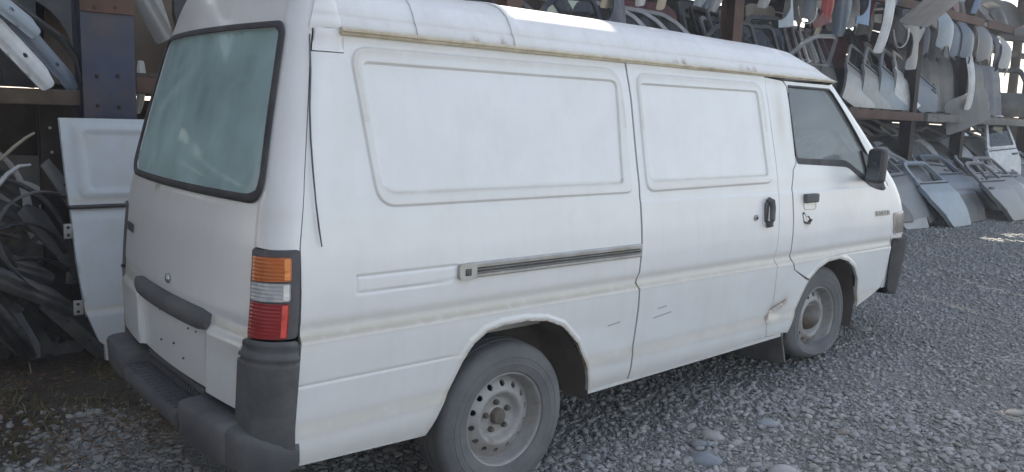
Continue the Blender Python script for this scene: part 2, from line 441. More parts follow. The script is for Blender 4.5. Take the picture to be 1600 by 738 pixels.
def linepts(C, n=50, w=.002):
    out = []
    for k in range(n):
        t = k/(n-1); x = C[0][0]+(C[1][0]-C[0][0])*t; z = C[0][1]+(C[1][1]-C[0][1])*t
        out += [(x, z+w*j) for j in (-2, -1, 0, 1, 2)]
    return out
def shift(pl, dx, dz=0): return [(x+dx, z+dz) for x, z in pl]
def contour(poly, offs, step=.008):
    q = np.array(dens(poly, step)); t = np.roll(q, -1, 0)-np.roll(q, 1, 0); t /= np.linalg.norm(t, axis=1)[:, None]+1e-9
    n = np.stack([t[:, 1], -t[:, 0]], 1); out = []
    for o in offs: out += [tuple(v) for v in (q+n*o).tolist()]
    return out
RUSTX = [(x+.004*a, z+.004*b) for (x, z) in dens(RUSTL, .006)[:34] for a in (0,) for b in (-3, -2, -1, -.5, 0, .5, 1, 2, 3)]

# --- side panel behind the sliding door
q_out = [(-.914, .378), (-.900, .80), (-.918, 1.10), (-.921, 1.277), (-.934, 1.479), (-.950, 1.66), (-.955, 1.726), (-.704, 1.726), (-.700, 1.795)] \
    + shift(G_REAR, -.003)[:-1] + [(.713, .353), (.45, .352)] + ARCH_R[::-1][1:] + [(-.60, .358)]
vsheet('side_panel', q_out, [], WHITE, VAN, .008, dside, wear=wside, bres=.007, extra=linepts(CR3, 30)+contour(BIG_O, (-.010, -.007, -.0045, -.002, .0005, .003, .006))+contour(BIG_I, (-.010, -.007, -.0045, -.002, .0005, .003, .006)))
# --- sliding door
d_out = shift(G_REAR, .0062)[::-1] + [(1.785, 1.790)] + shift(G_FRONT, -.004)[1:] + [(1.40, .366)]
SD = vsheet('sliding_door', d_out, [], WHITE, VAN, .008, dside, off=.002, wear=wside, bres=.007, extra=linepts(CR1)+linepts(CR2)+contour(SL_O, (-.010, -.007, -.0045, -.002, .0005, .003, .006))+contour(SL_I, (-.010, -.007, -.0045, -.002, .0005, .003, .006)))
# --- pillar between the doors
p_out = [(1.828, .388), (2.034, .387)] + ARCH_F[1:4] + [(2.150, .674)] + shift(G_DOOR, -.004)[::-1][1:] + [(1.79, 1.786)] + shift(G_FRONT, .0035)[1:-1]
vsheet('door_pillar', p_out, [], WHITE, VAN, .010, dside, wear=wside, bres=.007, extra=RUSTX)
# --- front door and wing
FG = rnd([(1.998, 1.757), (3.17, 1.757), (3.100, 1.400), (3.085, 1.150), (2.93, 1.170), (2.79, 1.250), (2.70, 1.305), (2.032, 1.330)], [.02, .06, .1, .05, .06, .10, .05, .03], 5)
fd_out = [(2.157, .684)] + [(2.218, .752), (2.305, .793), (2.46, .7985), (3.085, .8035), (3.09, 1.03), (3.13, 1.15), (3.185, 1.45), (3.24, 1.776), (1.966, 1.776)] + shift(G_DOOR, .0045)[1:-1]
FD = vsheet('front_door', fd_out, [FG], WHITE, VAN, .011, dside, off=.002, wear=wside, bres=.008)
w_out = ARCH_F[3:] + [(3.02, .505), (3.075, .53), (3.085, .8017), (2.46, .7965), (2.309, .7912), (2.2205, .7500)]
vsheet('front_wing', w_out, [], WHITE, VAN, .011, dside, wear=wside, bres=.008)
vsheet('valance', [(2.785, .425), (2.99, .478), (3.01, .50), (2.785, .488)], [], WHITER, VAN, .012, None, off=-.012, wear=wside)
# inner sill lip below the sliding door
for c_, s_, a_ in (((1.245, -.004, .352), (1.58, .02, .022), -1.05), ((-.66, -.004, .356), (.50, .02, .022), 1.5)):
    bm = bmesh.new(); box(bm, c_, s_, Euler((0, R(a_), 0)).to_matrix(), bevel=.004); world_child(link('sill_lip', bm_mesh('sill_lip', bm, 40), WHITER), VAN)

# --- glass of the front door with black edging
vsheet('window_glass', FG, [], GLASSF, FD, .04, None, off=-.012, flange=0, bres=.02)
seal_i = rnd([(2.006, 1.748), (3.155, 1.748), (3.085, 1.40), (3.06, 1.215), (2.95, 1.225), (2.81, 1.290), (2.715, 1.345), (2.040, 1.362)], [.02, .06, .1, .04, .06, .10, .05, .03], 5)
vsheet('window_seal', FG, [seal_i], RUBBER, FD, .02, None, off=.004, flange=.014, bres=.012)

# --- rear: tailgate
TGW_O = rnd([(-2.545, 1.835), (-1.055, 1.828), (-1.055, 1.228), (-2.545, 1.228)], [.07, .06, .10, .10], 8)
TGW_I = rnd([(-2.517, 1.811), (-1.086, 1.805), (-1.091, 1.257), (-2.506, 1.257)], [.055, .05, .08, .08], 8)
PL = [(-2.135, .800), (-1.362, .812), (-1.372, .50), (-2.105, .50)]
def dtail(v):
    s, z = v[:, 0], v[:, 1]; d = np.zeros(len(v))
    ledge = .79+.012*np.sin((s+1.8)*1.2)
    d += -.004*np.exp(-((z-.83)/.02)**2)+.016*sm((ledge-z)/.03)*(1-.4*sm((.77-z)/.3))
    rec = sdf(v, [(-2.135, .80), (-1.362, .80), (-1.372, .40), (-2.105, .40)])
    d -= .022*sm((.008-rec)/.022)
    d -= .002*np.exp(-(sdf(v, TGW_O)/.012)**2)
    return d
def wtail(v):
    s, z = v[:, 0], v[:, 1]
    dust = .5*np.exp(-((z-.81)/.015)**2)+.55*np.exp(-((z-.76)/.05)**2)*sm(np.abs(s+1.75)/.4-.7)+.25*sm((1.24-z)/.05)*sm((z-1.15)/.1)+.2*sm((.7-z)/.2)
    pt = np.zeros(len(v))
    rust = .8*np.exp(-(segdist(v, [(-2.02, 1.215), (-1.98, 1.22)], False)/.015)**2)
    return np.clip(np.stack([dust, rust, pt], 1), 0, 1)
t_r = [(-.922, 1.09), (-.9235, 1.277), (-.9365, 1.479), (-.955, 1.684), (-.962, 1.80), (-.968, 1.90), (-.972, 2.03)]
def mir(s): return 2*S3-s
t_out = [(-1.107, .545)] + [(-1.118, .73), (-1.105, .79), (-1.090, .83), (-1.108, .985), (-1.100, 1.085), (-1.080, 1.098)] + t_r
t_out = t_out + [(mir(a), b) for a, b in t_out[::-1]]
t_out = t_out + [(-2.10, .548), (-1.375, .548)]
TG = vsheet('tailgate', t_out, [TGW_I], WHITE, VAN, .013, dtail, wear=wtail, bres=.010)
RW = vsheet('rear_window', TGW_I, [], GLASSR, TG, .03, None, off=-.004, flange=0, bres=.02)
vsheet('window_seal', TGW_O, [TGW_I], RUBBER, TG, .012, lambda v: .010*np.sqrt(np.clip(1-(np.clip((sdf(v, TGW_O)+.018)/.019, -1, 1))**2, 0, 1)), flange=.01, bres=.008)
# tint band and washer-mounted sticker inside the glass
vsheet('stop_lamp_box', [(-2.09, 1.75), (-1.90, 1.75), (-1.92, 1.80), (-2.08, 1.80)], [], DARKIN, RW, .02, None, off=-.02, flange=.02)
# licence-plate garnish bar (swept)
def tailpt(s, z, off):
    v = np.array([[s, z]]); q = P(v[:, 0], v[:, 1]); e = 4e-3
    a = P(v[:, 0]+e, v[:, 1])-P(v[:, 0]-e, v[:, 1]); b = P(v[:, 0], v[:, 1]+e)-P(v[:, 0], v[:, 1]-e)
    n = np.cross(a, b); n /= np.linalg.norm(n, axis=1)[:, None]
    return Vector((q+n*off)[0])
bm = bmesh.new(); rings = []
sec = [(.836, -.01), (.834, .018), (.826, .030), (.80, .034), (.776, .030), (.766, .022), (.763, .008), (.765, -.02)]
for k in range(25):
    s = -2.15+(2.15-1.352)*k/24
    e = max(0, abs(k-12)-10)*.004
    rings.append([bm.verts.new(tailpt(s, z+(e if z < .8 else -e), w*(1-abs(k-12)**6/12**6*.35))) for z, w in sec])
for A, B in zip(rings, rings[1:]):
    for i in range(len(sec)-1): bm.faces.new((A[i], A[i+1], B[i+1], B[i]))
bm.faces.new(rings[0]); bm.faces.new(rings[-1])
world_child(link('plate_garnish', bm_mesh('plate_garnish', bm, 50), GREYP), TG)
# lock
bm = bmesh.new(); c = tailpt(-1.746, .888, .004); lathe(bm, [(.0001, .010), (.010, .010), (.012, .006), (.017, .006), (.019, 0)], 20)
bmesh.ops.transform(bm, matrix=Matrix.Translation(c) @ Matrix.Rotation(-math.pi/2, 4, 'Z'), verts=bm.verts)
world_child(link('tailgate_lock', bm_mesh('tailgate_lock', bm, 40), CHROME), TG)
# small holes left by plate screws: short dark plugs
for i, (s, z) in enumerate([(-1.86, .745), (-1.77, .752), (-1.55, .735), (-1.48, .738), (-1.85, .625), (-1.70, .645), (-1.60, .610)]):
    bm = bmesh.new(); c = tailpt(s, z, -.002+.016-.019); lathe(bm, [(.0001, .003), (.0032, .003), (.0042, .001), (.0042, -.004)], 10)
    bmesh.ops.transform(bm, matrix=Matrix.Translation(c) @ Matrix.Rotation(-math.pi/2, 4, 'Z'), verts=bm.verts)
    world_child(link('plate_screw', bm_mesh('plate_screw', bm, 40), HUBM), TG)
# badge: raised chrome letters too worn to read, as short bars
def letters(name, fn, W, H, pat, M, parent, depth=.004):
    bm = bmesh.new(); n = len(pat); cw = W/n
    for i, ch in enumerate(pat):
        x0 = i*cw+cw*.12; x1 = (i+1)*cw-cw*.12; t = H*.2
        segs = {'S': [(0, 1, 0, 1), (0, 0, 0, .0)], }
        bars = []
        if ch in 'SGO': bars += [(x0, x1, H-t, H), (x0, x1, 0, t)]
        if ch == 'S': bars += [(x0, x1, H*.4, H*.4+t), (x0, x0+cw*.2, H*.5, H), (x1-cw*.2, x1, 0, H*.5)]
        if ch in 'GO': bars += [(x0, x0+cw*.2, 0, H)]
        if ch == 'O': bars += [(x1-cw*.2, x1, 0, H)]
        if ch == 'G': bars += [(x1-cw*.2, x1, 0, H*.5)]
        if ch in 'LIEH': bars += [(x0, x0+cw*.2, 0, H)]
        if ch in 'LE': bars += [(x0, x1, 0, t)]
        if ch == 'E': bars += [(x0, x1, H-t, H), (x0, x1*.9+x0*.1, H*.42, H*.42+t)]
        if ch == 'H': bars += [(x1-cw*.2, x1, 0, H), (x0, x1, H*.4, H*.4+t)]
        for a, b, c, d in bars:
            prism(bm, [fn(a, c, 0), fn(b, c, 0), fn(b, d, 0), fn(a, d, 0)], fn(a, c, depth)-fn(a, c, 0))
    # backing strip
    prism(bm, [fn(-W*.03, -H*.12, -.001), fn(W*1.03, -H*.12, -.001), fn(W*1.03, H*1.12, -.001), fn(-W*.03, H*1.12, -.001)], fn(0, 0, .001)-fn(0, 0, -.001))
    o = link(name, bm_mesh(name, bm), M); world_child(o, parent); return o
letters('badge', lambda a, b, d: tailpt(-2.44+a, .988+b, d+.004), .125, .030, 'SOLEO', GREYP, TG)
letters('badge', lambda a, b, d: tailpt(2.886+a, 1.003+b, d+.006), .165, .026, 'SOLEO', ALU, FD)

# --- roof
SEC = np.array([(0, 0), (.004, .02), (.014, .055), (.024, .070), (.034, .105), (.062, .16), (.115, .212), (.20, .247), (.35, .271), (.50, .280), (.687, .283)])
KX = np.array([-.86, -.6, .6, 1.0, 1.4, 1.7, 2.0, 2.2, 2.4, 2.5, 2.58]); KH = np.array([.74, .76, .77, .77, .75, .73, .72, .69, .47, .26, .06])
def hroof(x): return np.interp(x, KX, KH)
def roof_pt(x, t, out=0.0):
    """t in 0..1 right rail to centre"""
    tt = np.linspace(0, 1, len(SEC)); sg = 1 if t <= 1 else -1; u = t if t <= 1 else 2-t
    y = .082+np.interp(u, tt, SEC[:, 0])*(YC-.082)/.687; z = 1.803+np.interp(u, tt, SEC[:, 1])*hroof(x)
    if out:
        e = .01; y2 = .082+np.interp(u+e, tt, SEC[:, 0])*(YC-.082)/.687; z2 = 1.803+np.interp(u+e, tt, SEC[:, 1])*hroof(x)
        n = Vector((0, -(z2-z), y2-y)).normalized(); y += n.y*out; z += n.z*out
    if sg < 0: y = 2*YC-y
    return Vector((x, y, z))
def wroof(me):
    a = me.color_attributes.new('wear', 'FLOAT_COLOR', 'POINT')
    co = np.zeros(len(me.vertices)*3); me.vertices.foreach_get('co', co); co = co.reshape(-1, 3)
    dust = .55*np.exp(-((co[:, 2]-1.805)/.02)**2)+.35*np.exp(-((co[:, 2]-1.856)/.008)**2)
    rust = np.zeros(len(co))
    for x in (-.13, 1.06, 1.12, 1.60, 1.66, 1.71, 0.0): rust += 1.0*np.exp(-((co[:, 0]-x)/.018)**2)*np.exp(-((co[:, 2]-1.81)/.025)**2)
    c = np.clip(np.stack([dust, rust, 0*dust, 1+0*dust], 1), 0, 1); a.data.foreach_set('color', c.ravel())
def roof_mesh(name, x0, x1, nx, ts, out, parent, M, endcap=True):
    bm = bmesh.new(); rings = []
    for i in range(nx+1):
        x = x0+(x1-x0)*i/nx
        rings.append([bm.verts.new(roof_pt(x, t, out)) for t in ts])
    for A, B in zip(rings, rings[1:]):
        for k in range(len(ts)-1): bm.faces.new((A[k], B[k], B[k+1], A[k+1]))
    if out and endcap:
        for Rg, x in ((rings[0], x0), (rings[-1], x1)):
            lo = [bm.verts.new(roof_pt(x, t, -.004)) for t in ts]
            for k in range(len(ts)-1): bm.faces.new((Rg[k], Rg[k+1], lo[k+1], lo[k]))
    me = bm_mesh(name, bm, 50); o = link(name, me, M); world_child(o, parent); wroof(me); return o
tsr = list(np.linspace(0, .5, 46))+list(np.linspace(.52, 1.48, 33))+list(np.linspace(1.5, 2, 30))
ROOF = roof_mesh('roof', -.700, 2.58, 220, tsr, 0, VAN, WHITER)
RIBT = list(np.linspace(.03, .5, 30))+list(np.linspace(.52, 1.48, 20))+list(np.linspace(1.5, 1.97, 20))
for xr_ in (-.380, .078, .60, 1.12, 1.64):
    if xr_ < .5: roof_mesh('roof_rib', xr_-.019, xr_+.019, 3, RIBT, .006, ROOF, WHITER)
# rear roof cap between the tailgate and the roof skin
bm = bmesh.new(); rings = []
for i in range(13):
    f = i/12; row = []
    for t in tsr:
        u = t if t <= 1 else 2-t
        z = 1.800+.262*np.sin(min(1, u*1.9)*math.pi/2)**.8 if u < .53 else 2.062+.004*(u-.53)
        z = float(z); zq = min(z, 2.05)
        y = float(Yp(zq))+(YC-float(Yp(zq)))*max(0, (u-.30)/.70)**1.3 if u > .30 else float(Yp(zq))
        x0 = float(Xr(zq))+.050-.075*min(1, max(0, (u-.25)/.3))
        yy = y+(.0135*(1-f) if u < .4 else 0); A_ = Vector((x0, (2*YC-yy) if t > 1 else yy, z)); B_ = roof_pt(-.702, t, .004)
        row.append(bm.verts.new(A_*(1-f)+B_*f+Vector((0, 0, .006*math.sin(f*math.pi)))))
    rings.append(row)
for A, B in zip(rings, rings[1:]):
    for k in range(len(tsr)-1): bm.faces.new((A[k], B[k], B[k+1], A[k+1]))
me = bm_mesh('roof_cap', bm, 50); wroof(me); world_child(link('roof_cap', me, WHITE), VAN)
qc = [(-.953, 1.7295), (-.7045, 1.7295), (-.701, 1.806), (-.957, 1.806)]
vsheet('roof_corner', qc, [], WHITE, VAN, .02, None, off=.0015, wear=wside)
# drip rail
bm = bmesh.new(); rings = []
for i in range(90):
    x = -.712+(2.50+.712)*i/89; fade = 1-.45*i/89
    y = float(Yp(1.795))-.002
    s_ = [(0, .014), (-.016, .013), (-.021, .008), (-.020, .001), (-.012, -.003), (-.017, -.007), (-.011, -.012), (0, -.013)]
    rings.append([bm.verts.new((x, y+a*fade, 1.799+b*fade)) for a, b in s_])
for A, B in zip(rings, rings[1:]):
    for k in range(len(A)-1): bm.faces.new((A[k], B[k], B[k+1], A[k+1]))
bm.faces.new(rings[0]); bm.faces.new(rings[-1])
world_child(link('drip_rail', bm_mesh('drip_rail', bm, 30), CREAM), VAN)

# --- slider rail on the side panel
def sidept(s, z, off=0.0):
    v = np.array([[s, z]]); q = P(v[:, 0], v[:, 1])[0]; d = float(dside(v)[0])
    return Vector((q[0], q[1]-d-off, q[2]))
def railpiece(name, s0, s1, z0a, z0b, prof, M, parent, n=40):
    """z from z0a..z0b at s0; straight; prof = [(zfrac, out)]"""
    bm = bmesh.new(); rings = []
    for i in range(n+1):
        s = s0+(s1-s0)*i/n
        rings.append([bm.verts.new(sidept(s, z0a+(z0b-z0a)*f, w)) for f, w in prof])
    for A, B in zip(rings, rings[1:]):
        for k in range(len(prof)-1): bm.faces.new((A[k], B[k], B[k+1], A[k+1]))
    bm.faces.new(rings[0]); bm.faces.new(rings[-1])
    o = link(name, bm_mesh(name, bm, 35), M); world_child(o, parent); return o
SR = railpiece('slider_rail', -.232, .700, .938, .995, [(0, -.002), (0, .010), (.08, .014), (.22, .014), (.30, .004), (.42, .003), (.50, .010), (.56, .011), (.62, .004), (.66, .006), (.70, .016), (.92, .017), (1, .012), (1, -.002)], ALU, VAN)
railpiece('rail_groove', -.23, .699, .957, .973, [(0, 0), (0, .0075), (1, .0075), (1, 0)], RUBBER, SR, 20)
bm = bmesh.new()
pl = rnd([(-.306, .934), (-.228, .936), (-.228, .996), (-.306, .994)], [.018, .003, .003, .018], 5)
A = [bm.verts.new(sidept(a, b, .018)) for a, b in pl]; B = [bm.verts.new(sidept(a, b, -.002)) for a, b in pl]
bm.faces.new(A)
for i in range(len(A)): bm.faces.new((A[i], B[i], B[(i+1) % len(A)], A[(i+1) % len(A)]))
world_child(link('rail_end_cap', bm_mesh('rail_end_cap', bm, 30), ALU), SR)
bm = bmesh.new(); box(bm, sidept(-.268, .963, .018), (.026, .006, .026), bevel=.002); world_child(link('cap_recess', bm_mesh('cap_recess', bm, 30), GREYP), SR)

# --- handles, locks
bm = bmesh.new()
hp = rnd([(1.655, 1.020), (1.718, 1.015), (1.728, 1.150), (1.665, 1.155)], .022, 5)
A = [bm.verts.new(sidept(a, b, .006)) for a, b in hp]; B = [bm.verts.new(sidept(a, b, -.006)) for a, b in hp]
c = [bm.verts.new(sidept(1.69+(a-1.69)*.8, 1.085+(b-1.085)*.86, .003)) for a, b in hp]
for i in range(len(A)):
    j = (i+1) % len(A); bm.faces.new((A[i], B[i], B[j], A[j])); bm.faces.new((A[i], A[j], c[j], c[i]))
bm.faces.new(c)
DH = world_child(link('door_handle', bm_mesh('door_handle', bm, 30), WHITER), SD)
bm = bmesh.new()
tube(bm, [sidept(1.706, 1.148, .008), sidept(1.712, 1.140, .030), sidept(1.708, 1.11, .036), sidept(1.70, 1.05, .036), sidept(1.697, 1.028, .030), sidept(1.70, 1.022, .006)], .016, 10, flat=(.9, 1.2))
box(bm, sidept(1.690, 1.085, .008), (.030, .010, .10), bevel=.004)
world_child(link('handle_lever', bm_mesh('handle_lever', bm, 40), BLACKP), DH)
def disc(name, s, z, r, M, parent, off=.004, prof=None):
    bm = bmesh.new(); c = sidept(s, z, off)
    lathe(bm, prof or [(.0001, .008), (r*.5, .008), (r*.6, .004), (r*.9, .005), (r, -.008)], 20, c=c)
    return world_child(link(name, bm_mesh(name, bm, 40), M), parent)
disc('door_lock', 1.598, 1.060, .018, CHROME, SD)
disc('lock_core', 1.598, 1.060, .008, DARKIN, SD, .008)
bm = bmesh.new()
hp = rnd([(2.058, 1.080), (2.192, 1.076), (2.197, 1.128), (2.062, 1.132)], [.04, .03, .01, .01], 5)
A = [bm.verts.new(sidept(a, b, .005)) for a, b in hp]; c = [bm.verts.new(sidept(2.127+(a-2.127)*.8, 1.104+(b-1.104)*.8, .001)) for a, b in hp]; B = [bm.verts.new(sidept(a, b, -.006)) for a, b in hp]
for i in range(len(A)):
    j = (i+1) % len(A); bm.faces.new((A[i], B[i], B[j], A[j])); bm.faces.new((A[i], A[j], c[j], c[i]))
bm.faces.new(c)
FH = world_child(link('door_handle', bm_mesh('door_handle', bm, 30), CREAM), FD)
bm = bmesh.new(); box(bm, sidept(2.130, 1.143, .014), (.128, .030, .050), bevel=.008, seg=3)
world_child(link('handle_lever', bm_mesh('handle_lever', bm, 40), BLACKP), FH)
# torn lock hole below the handle
bm = bmesh.new()
hole = [(2.045, 1.062), (2.062, 1.070), (2.085, 1.040), (2.110, 1.045), (2.132, 1.022), (2.098, 1.002), (2.060, 1.010)]
c0 = bm.verts.new(sidept(2.085, 1.03, -.004))
A = [bm.verts.new(sidept(a, b, .0045)) for a, b in hole]
for i in range(len(A)): bm.faces.new((A[i], A[(i+1) % len(A)], c0))
world_child(link('lock_hole', bm_mesh('lock_hole', bm), DARKIN), FD)
bm = bmesh.new(); tube(bm, [sidept(2.065, 1.012, .004), sidept(2.10, 1.003, .014), sidept(2.135, 1.022, .006)], .006, 6)
world_child(link('torn_lock', bm_mesh('torn_lock', bm, 40), HUBM), FD)

# --- mirror
bm = bmesh.new(); box(bm, (2.69, -.142, 1.318), (.075, .108, .205), Euler((0, R(4), R(-6))).to_matrix(), bevel=.028, seg=4)
MI = world_child(link('door_mirror', bm_mesh('door_mirror', bm, 60), MIRP), FD)
bm = bmesh.new(); box(bm, (2.651, -.142, 1.318), (.004, .080, .160), Euler((0, R(4), R(-6))).to_matrix(), bevel=.001)
world_child(link('mirror_glass', bm_mesh('mirror_glass', bm), mat('mirror_face', (.10, .11, .12), .25, .6)), MI)
bm = bmesh.new()
vs = [sidept(s, z, .004) for s, z in [(2.90, 1.185), (3.09, 1.165), (3.09, 1.36), (3.04, 1.40)]]
prism(bm, vs, (0, .02, 0)); tube(bm, [(2.71, -.10, 1.25), (2.84, -.03, 1.24)], .022, 8)
world_child(link('mirror_mount', bm_mesh('mirror_mount', bm, 40), MIRP), MI)

# --- tail lamps and black corner guards (right and left)
def corner_part(name, outl, M, parent, off, left, res=.012, D=None, flange=.03):
    if left: off -= .022; D = None
    return vsheet(name, outl, [], M, parent, res, D, off=off, flange=flange, left=left, bres=.008)
for left in (False, True):
    LB = corner_part('tail_lamp', rnd([(-1.098, 1.092), (-.920, 1.097), (-.912, .812), (-1.096, .806)], .016, 4), GREYP, VAN, .004, left)
    for nm, M_, z0, z1 in (('amber_lens', AMBER, .998, 1.072), ('clear_lens', CLEAR, .934, .990), ('red_lens', RED, .814, .926)):
        corner_part(nm, rnd([(-1.085, z1-.002), (-.946, z1), (-.944, z0), (-1.082, z0-.006)], .008, 3), M_, LB, .010, left,
                    D=lambda v: .0005*np.sin(v[:, 1]*520)*(v[:, 0] < -.968), res=.006, flange=.008)
        corner_part('pale_lens_strip', rnd([(-.966, z1-.004), (-.950, z1-.004), (-.948, z0+.004), (-.964, z0+.004)], .003, 2),
                    mat(nm+'_strip', {'amber_lens': (.85, .30, .08), 'clear_lens': (.75, .73, .70), 'red_lens': (.75, .10, .08)}[nm], .25, var=.05), LB, .013, left, res=.02, flange=.004)  # lighter copy of each lens colour along its side edge
    gd = lambda v: .014*sm((.775-v[:, 1])/.03)+.010*np.exp(-((v[:, 1]-.79)/.02)**2)-.008*np.exp(-((v[:, 1]-.735)/.006)**2)
    corner_part('corner_guard', rnd([(-1.098, .802), (-.912, .806), (-.905, .74), (-.914, .372), (-1.00, .345), (-1.11, .36), (-1.128, .55), (-1.124, .74)], .012, 3), BLACKP, VAN, .006, left, D=gd)

# --- rear bumper with step
def plan(y):     # rear face x of the bumper at y
    t = (y-YC)/.66
    return -1.150-.030*(1-t*t)
def block(name, y0, y1, zt, zb, xin, parent, dx=0.0, n=14, bev=.022, rr=.05):
    bm = bmesh.new(); rings = []
    for i in range(n+1):
        y = y0+(y1-y0)*(.5-.5*math.cos(math.pi*i/n)); xo = plan(y)+dx
        e = min(y-y0, y1-y); r = max(0, rr-e)/rr; k = 1-math.sqrt(max(0, 1-r*r)); xo += rr*k*.8; dz = .018*k
        rings.append([bm.verts.new(q) for q in ((xin, y, zb), (xo+.03, y, zb), (xo+.006, y, zb+.03), (xo, y, zt-bev-dz), (xo+bev*.3, y, zt-bev*.3-dz), (xo+bev, y, zt-dz), (xin, y, zt-dz*.3))])
    for A, B in zip(rings, rings[1:]):
        for k in range(7): bm.faces.new((A[k], A[(k+1) % 7], B[(k+1) % 7], B[k]))
    bm.faces.new(rings[0]); bm.faces.new(rings[-1][::-1])
    return world_child(link(name, bm_mesh(name, bm, 40), GREYP), parent)
RB = bpy.data.objects.new('rear_bumper', None); COL.objects.link(RB); RB.location = (-1.1, YC, .4); RB.empty_display_size = .1; world_child(RB, VAN)
block('bumper_end', 1.10, 1.44, .515, .365, -1.02, RB); block('bumper_end', .09, .43, .515, .365, -1.02, RB)
block('step_plate', .434, 1.096, .462, .372, -1.02, RB, dx=.006, n=14, bev=.02, rr=.02)
bm = bmesh.new()
for r_ in range(3):
    for k in range(15): box(bm, (-1.145+r_*.026, .475+k*.0415, .4628), (.018, .008, .004))
world_child(link('tread_ribs', bm_mesh('tread_ribs', bm), GREYP), RB)['kind'] = 'stuff'
bm = bmesh.new()
for k in range(22): box(bm, (-1.072, .47+k*.027, .487), (.010, .012, .030), bevel=.002, seg=1)
world_child(link('vent_ribs', bm_mesh('vent_ribs', bm), BLACKP), RB)['kind'] = 'stuff'
bm = bmesh.new(); box(bm, (-1.045, .765, .495), (.035, .66, .055), bevel=.01); world_child(link('step_back', bm_mesh('step_back', bm, 40), GREYP), RB)
for sgn in (0, 1):
    bm = bmesh.new(); rings = []
    ctrl = [(-1.118, .12), (-1.116, .085), (-1.10, .045), (-1.07, .005), (-1.03, -.028), (-.985, -.046), (-.925, -.055)]
    for k, (x, y) in enumerate(ctrl):
        xi, yi = (-1.0+.09*k/6, .12-.09*min(1, k/4)); zt = .512-.010*k
        f_ = lambda q: (q[0], 2*YC-q[1], q[2]) if sgn else q
        rings.append([bm.verts.new(f_(q)) for q in ((xi, yi, .36), (x+.012*(1-k/6), y+.01*k/6, .36), (x, y, .39), (x, y, zt-.03), (x*.95+xi*.05, y*.95+yi*.05, zt-.008), (x*.8+xi*.2, y*.8+yi*.2, zt), (xi, yi, zt))])
    for A, B in zip(rings, rings[1:]):
        for q in range(7): bm.faces.new((A[q], A[(q+1) % 7], B[(q+1) % 7], B[q]))
    bm.faces.new(rings[0]); bm.faces.new(rings[-1][::-1])
    world_child(link('bumper_corner', bm_mesh('bumper_corner', bm, 50), GREYP), RB)

# --- front bumper, lamps, nose, windscreen
fb = lambda left: vsheet('front_bumper', rnd([(3.10, .845), (3.5, .835), (F3, .835), (F3, .43), (3.42, .43), (3.13, .50)], [.02, 0, 0, 0, .02, .03], 4), [], MIRP, VAN, .03, lambda v: .022*sm((v[:, 0]-3.10)/.05)+.010*sm((v[:, 0]-3.2)/.2), off=.010, flange=.05, left=left)
fb(False); fb(True)
for left in (False, True):
    vsheet('corner_lamp', rnd([(3.105, 1.010), (3.40, 1.02), (3.40, .872), (3.112, .870)], .03, 4), [], LAMPCLEAR, VAN, .02, lambda v: .002*np.sin(v[:, 1]*300), off=.006, left=left, flange=.02)
    vsheet('headlight', rnd([(3.41, 1.02), (3.80, 1.02), (3.80, .87), (3.41, .872)], .02, 4), [], CLEAR, VAN, .02, None, off=.005, left=left)
    vsheet('nose_panel', [(3.095, 1.03), (3.135, 1.15), (3.15, 1.22), (F3, 1.22), (F3, .50), (3.095, .52)], [], WHITE, VAN, .03, None, left=left, wear=wside)
    vsheet('windscreen_pillar', [(3.192, 1.45), (3.14, 1.22), (3.30, 1.22), (3.42, 1.45), (3.46, 1.776), (3.247, 1.776)], [], WHITE, VAN, .03, None, left=left, wear=wside)
    vsheet('windscreen', [(3.31, 1.225), (F3, 1.225), (F3, 1.776), (3.47, 1.776), (3.43, 1.45)], [], GLASSF, VAN, .05, None, off=-.004, left=left, flange=0)
# header above the windscreen
bm = bmesh.new(); rows = []
for i in range(7):
    f = i/6; rows.append([bm.verts.new(q) for q in [Vector(P(np.array([s]), np.array([1.776]))[0])*(1-f) + Vector((2.56, .082+(YC-.082)*min(1, max(0, (s-3.2)/(F3-3.2))), 1.800+hroof(2.56)*float(np.interp((s-3.2)/(F3-3.2), np.linspace(0, 1, len(SEC)), SEC[:, 1]))))*f for s in np.linspace(3.2, F3, 20)]])
for A, B in zip(rows, rows[1:]):
    for k in range(19): bm.faces.new((A[k], A[k+1], B[k+1], B[k]))
world_child(link('windscreen_header', bm_mesh('windscreen_header', bm, 60), WHITE), VAN)

# --- far side of the body, one pressed panel with the left door window
l_out = [(-.914, .378), (-.90, .80), (-.918, 1.10), (-.95, 1.66), (-.955, 1.80), (3.24, 1.776), (3.13, 1.15), (3.09, .52), (2.78, .44)] + ARCH_F[::-1] + [(.45, .352)] + ARCH_R[::-1]
vsheet('side_panel', l_out, [FG], WHITE, VAN, .035, dside, wear=wside, left=True)
vsheet('window_glass', FG, [], GLASSF, VAN, .06, None, off=-.012, left=True, flange=0)
vsheet('window_seal', FG, [seal_i], RUBBER, VAN, .03, None, off=.004, left=True)

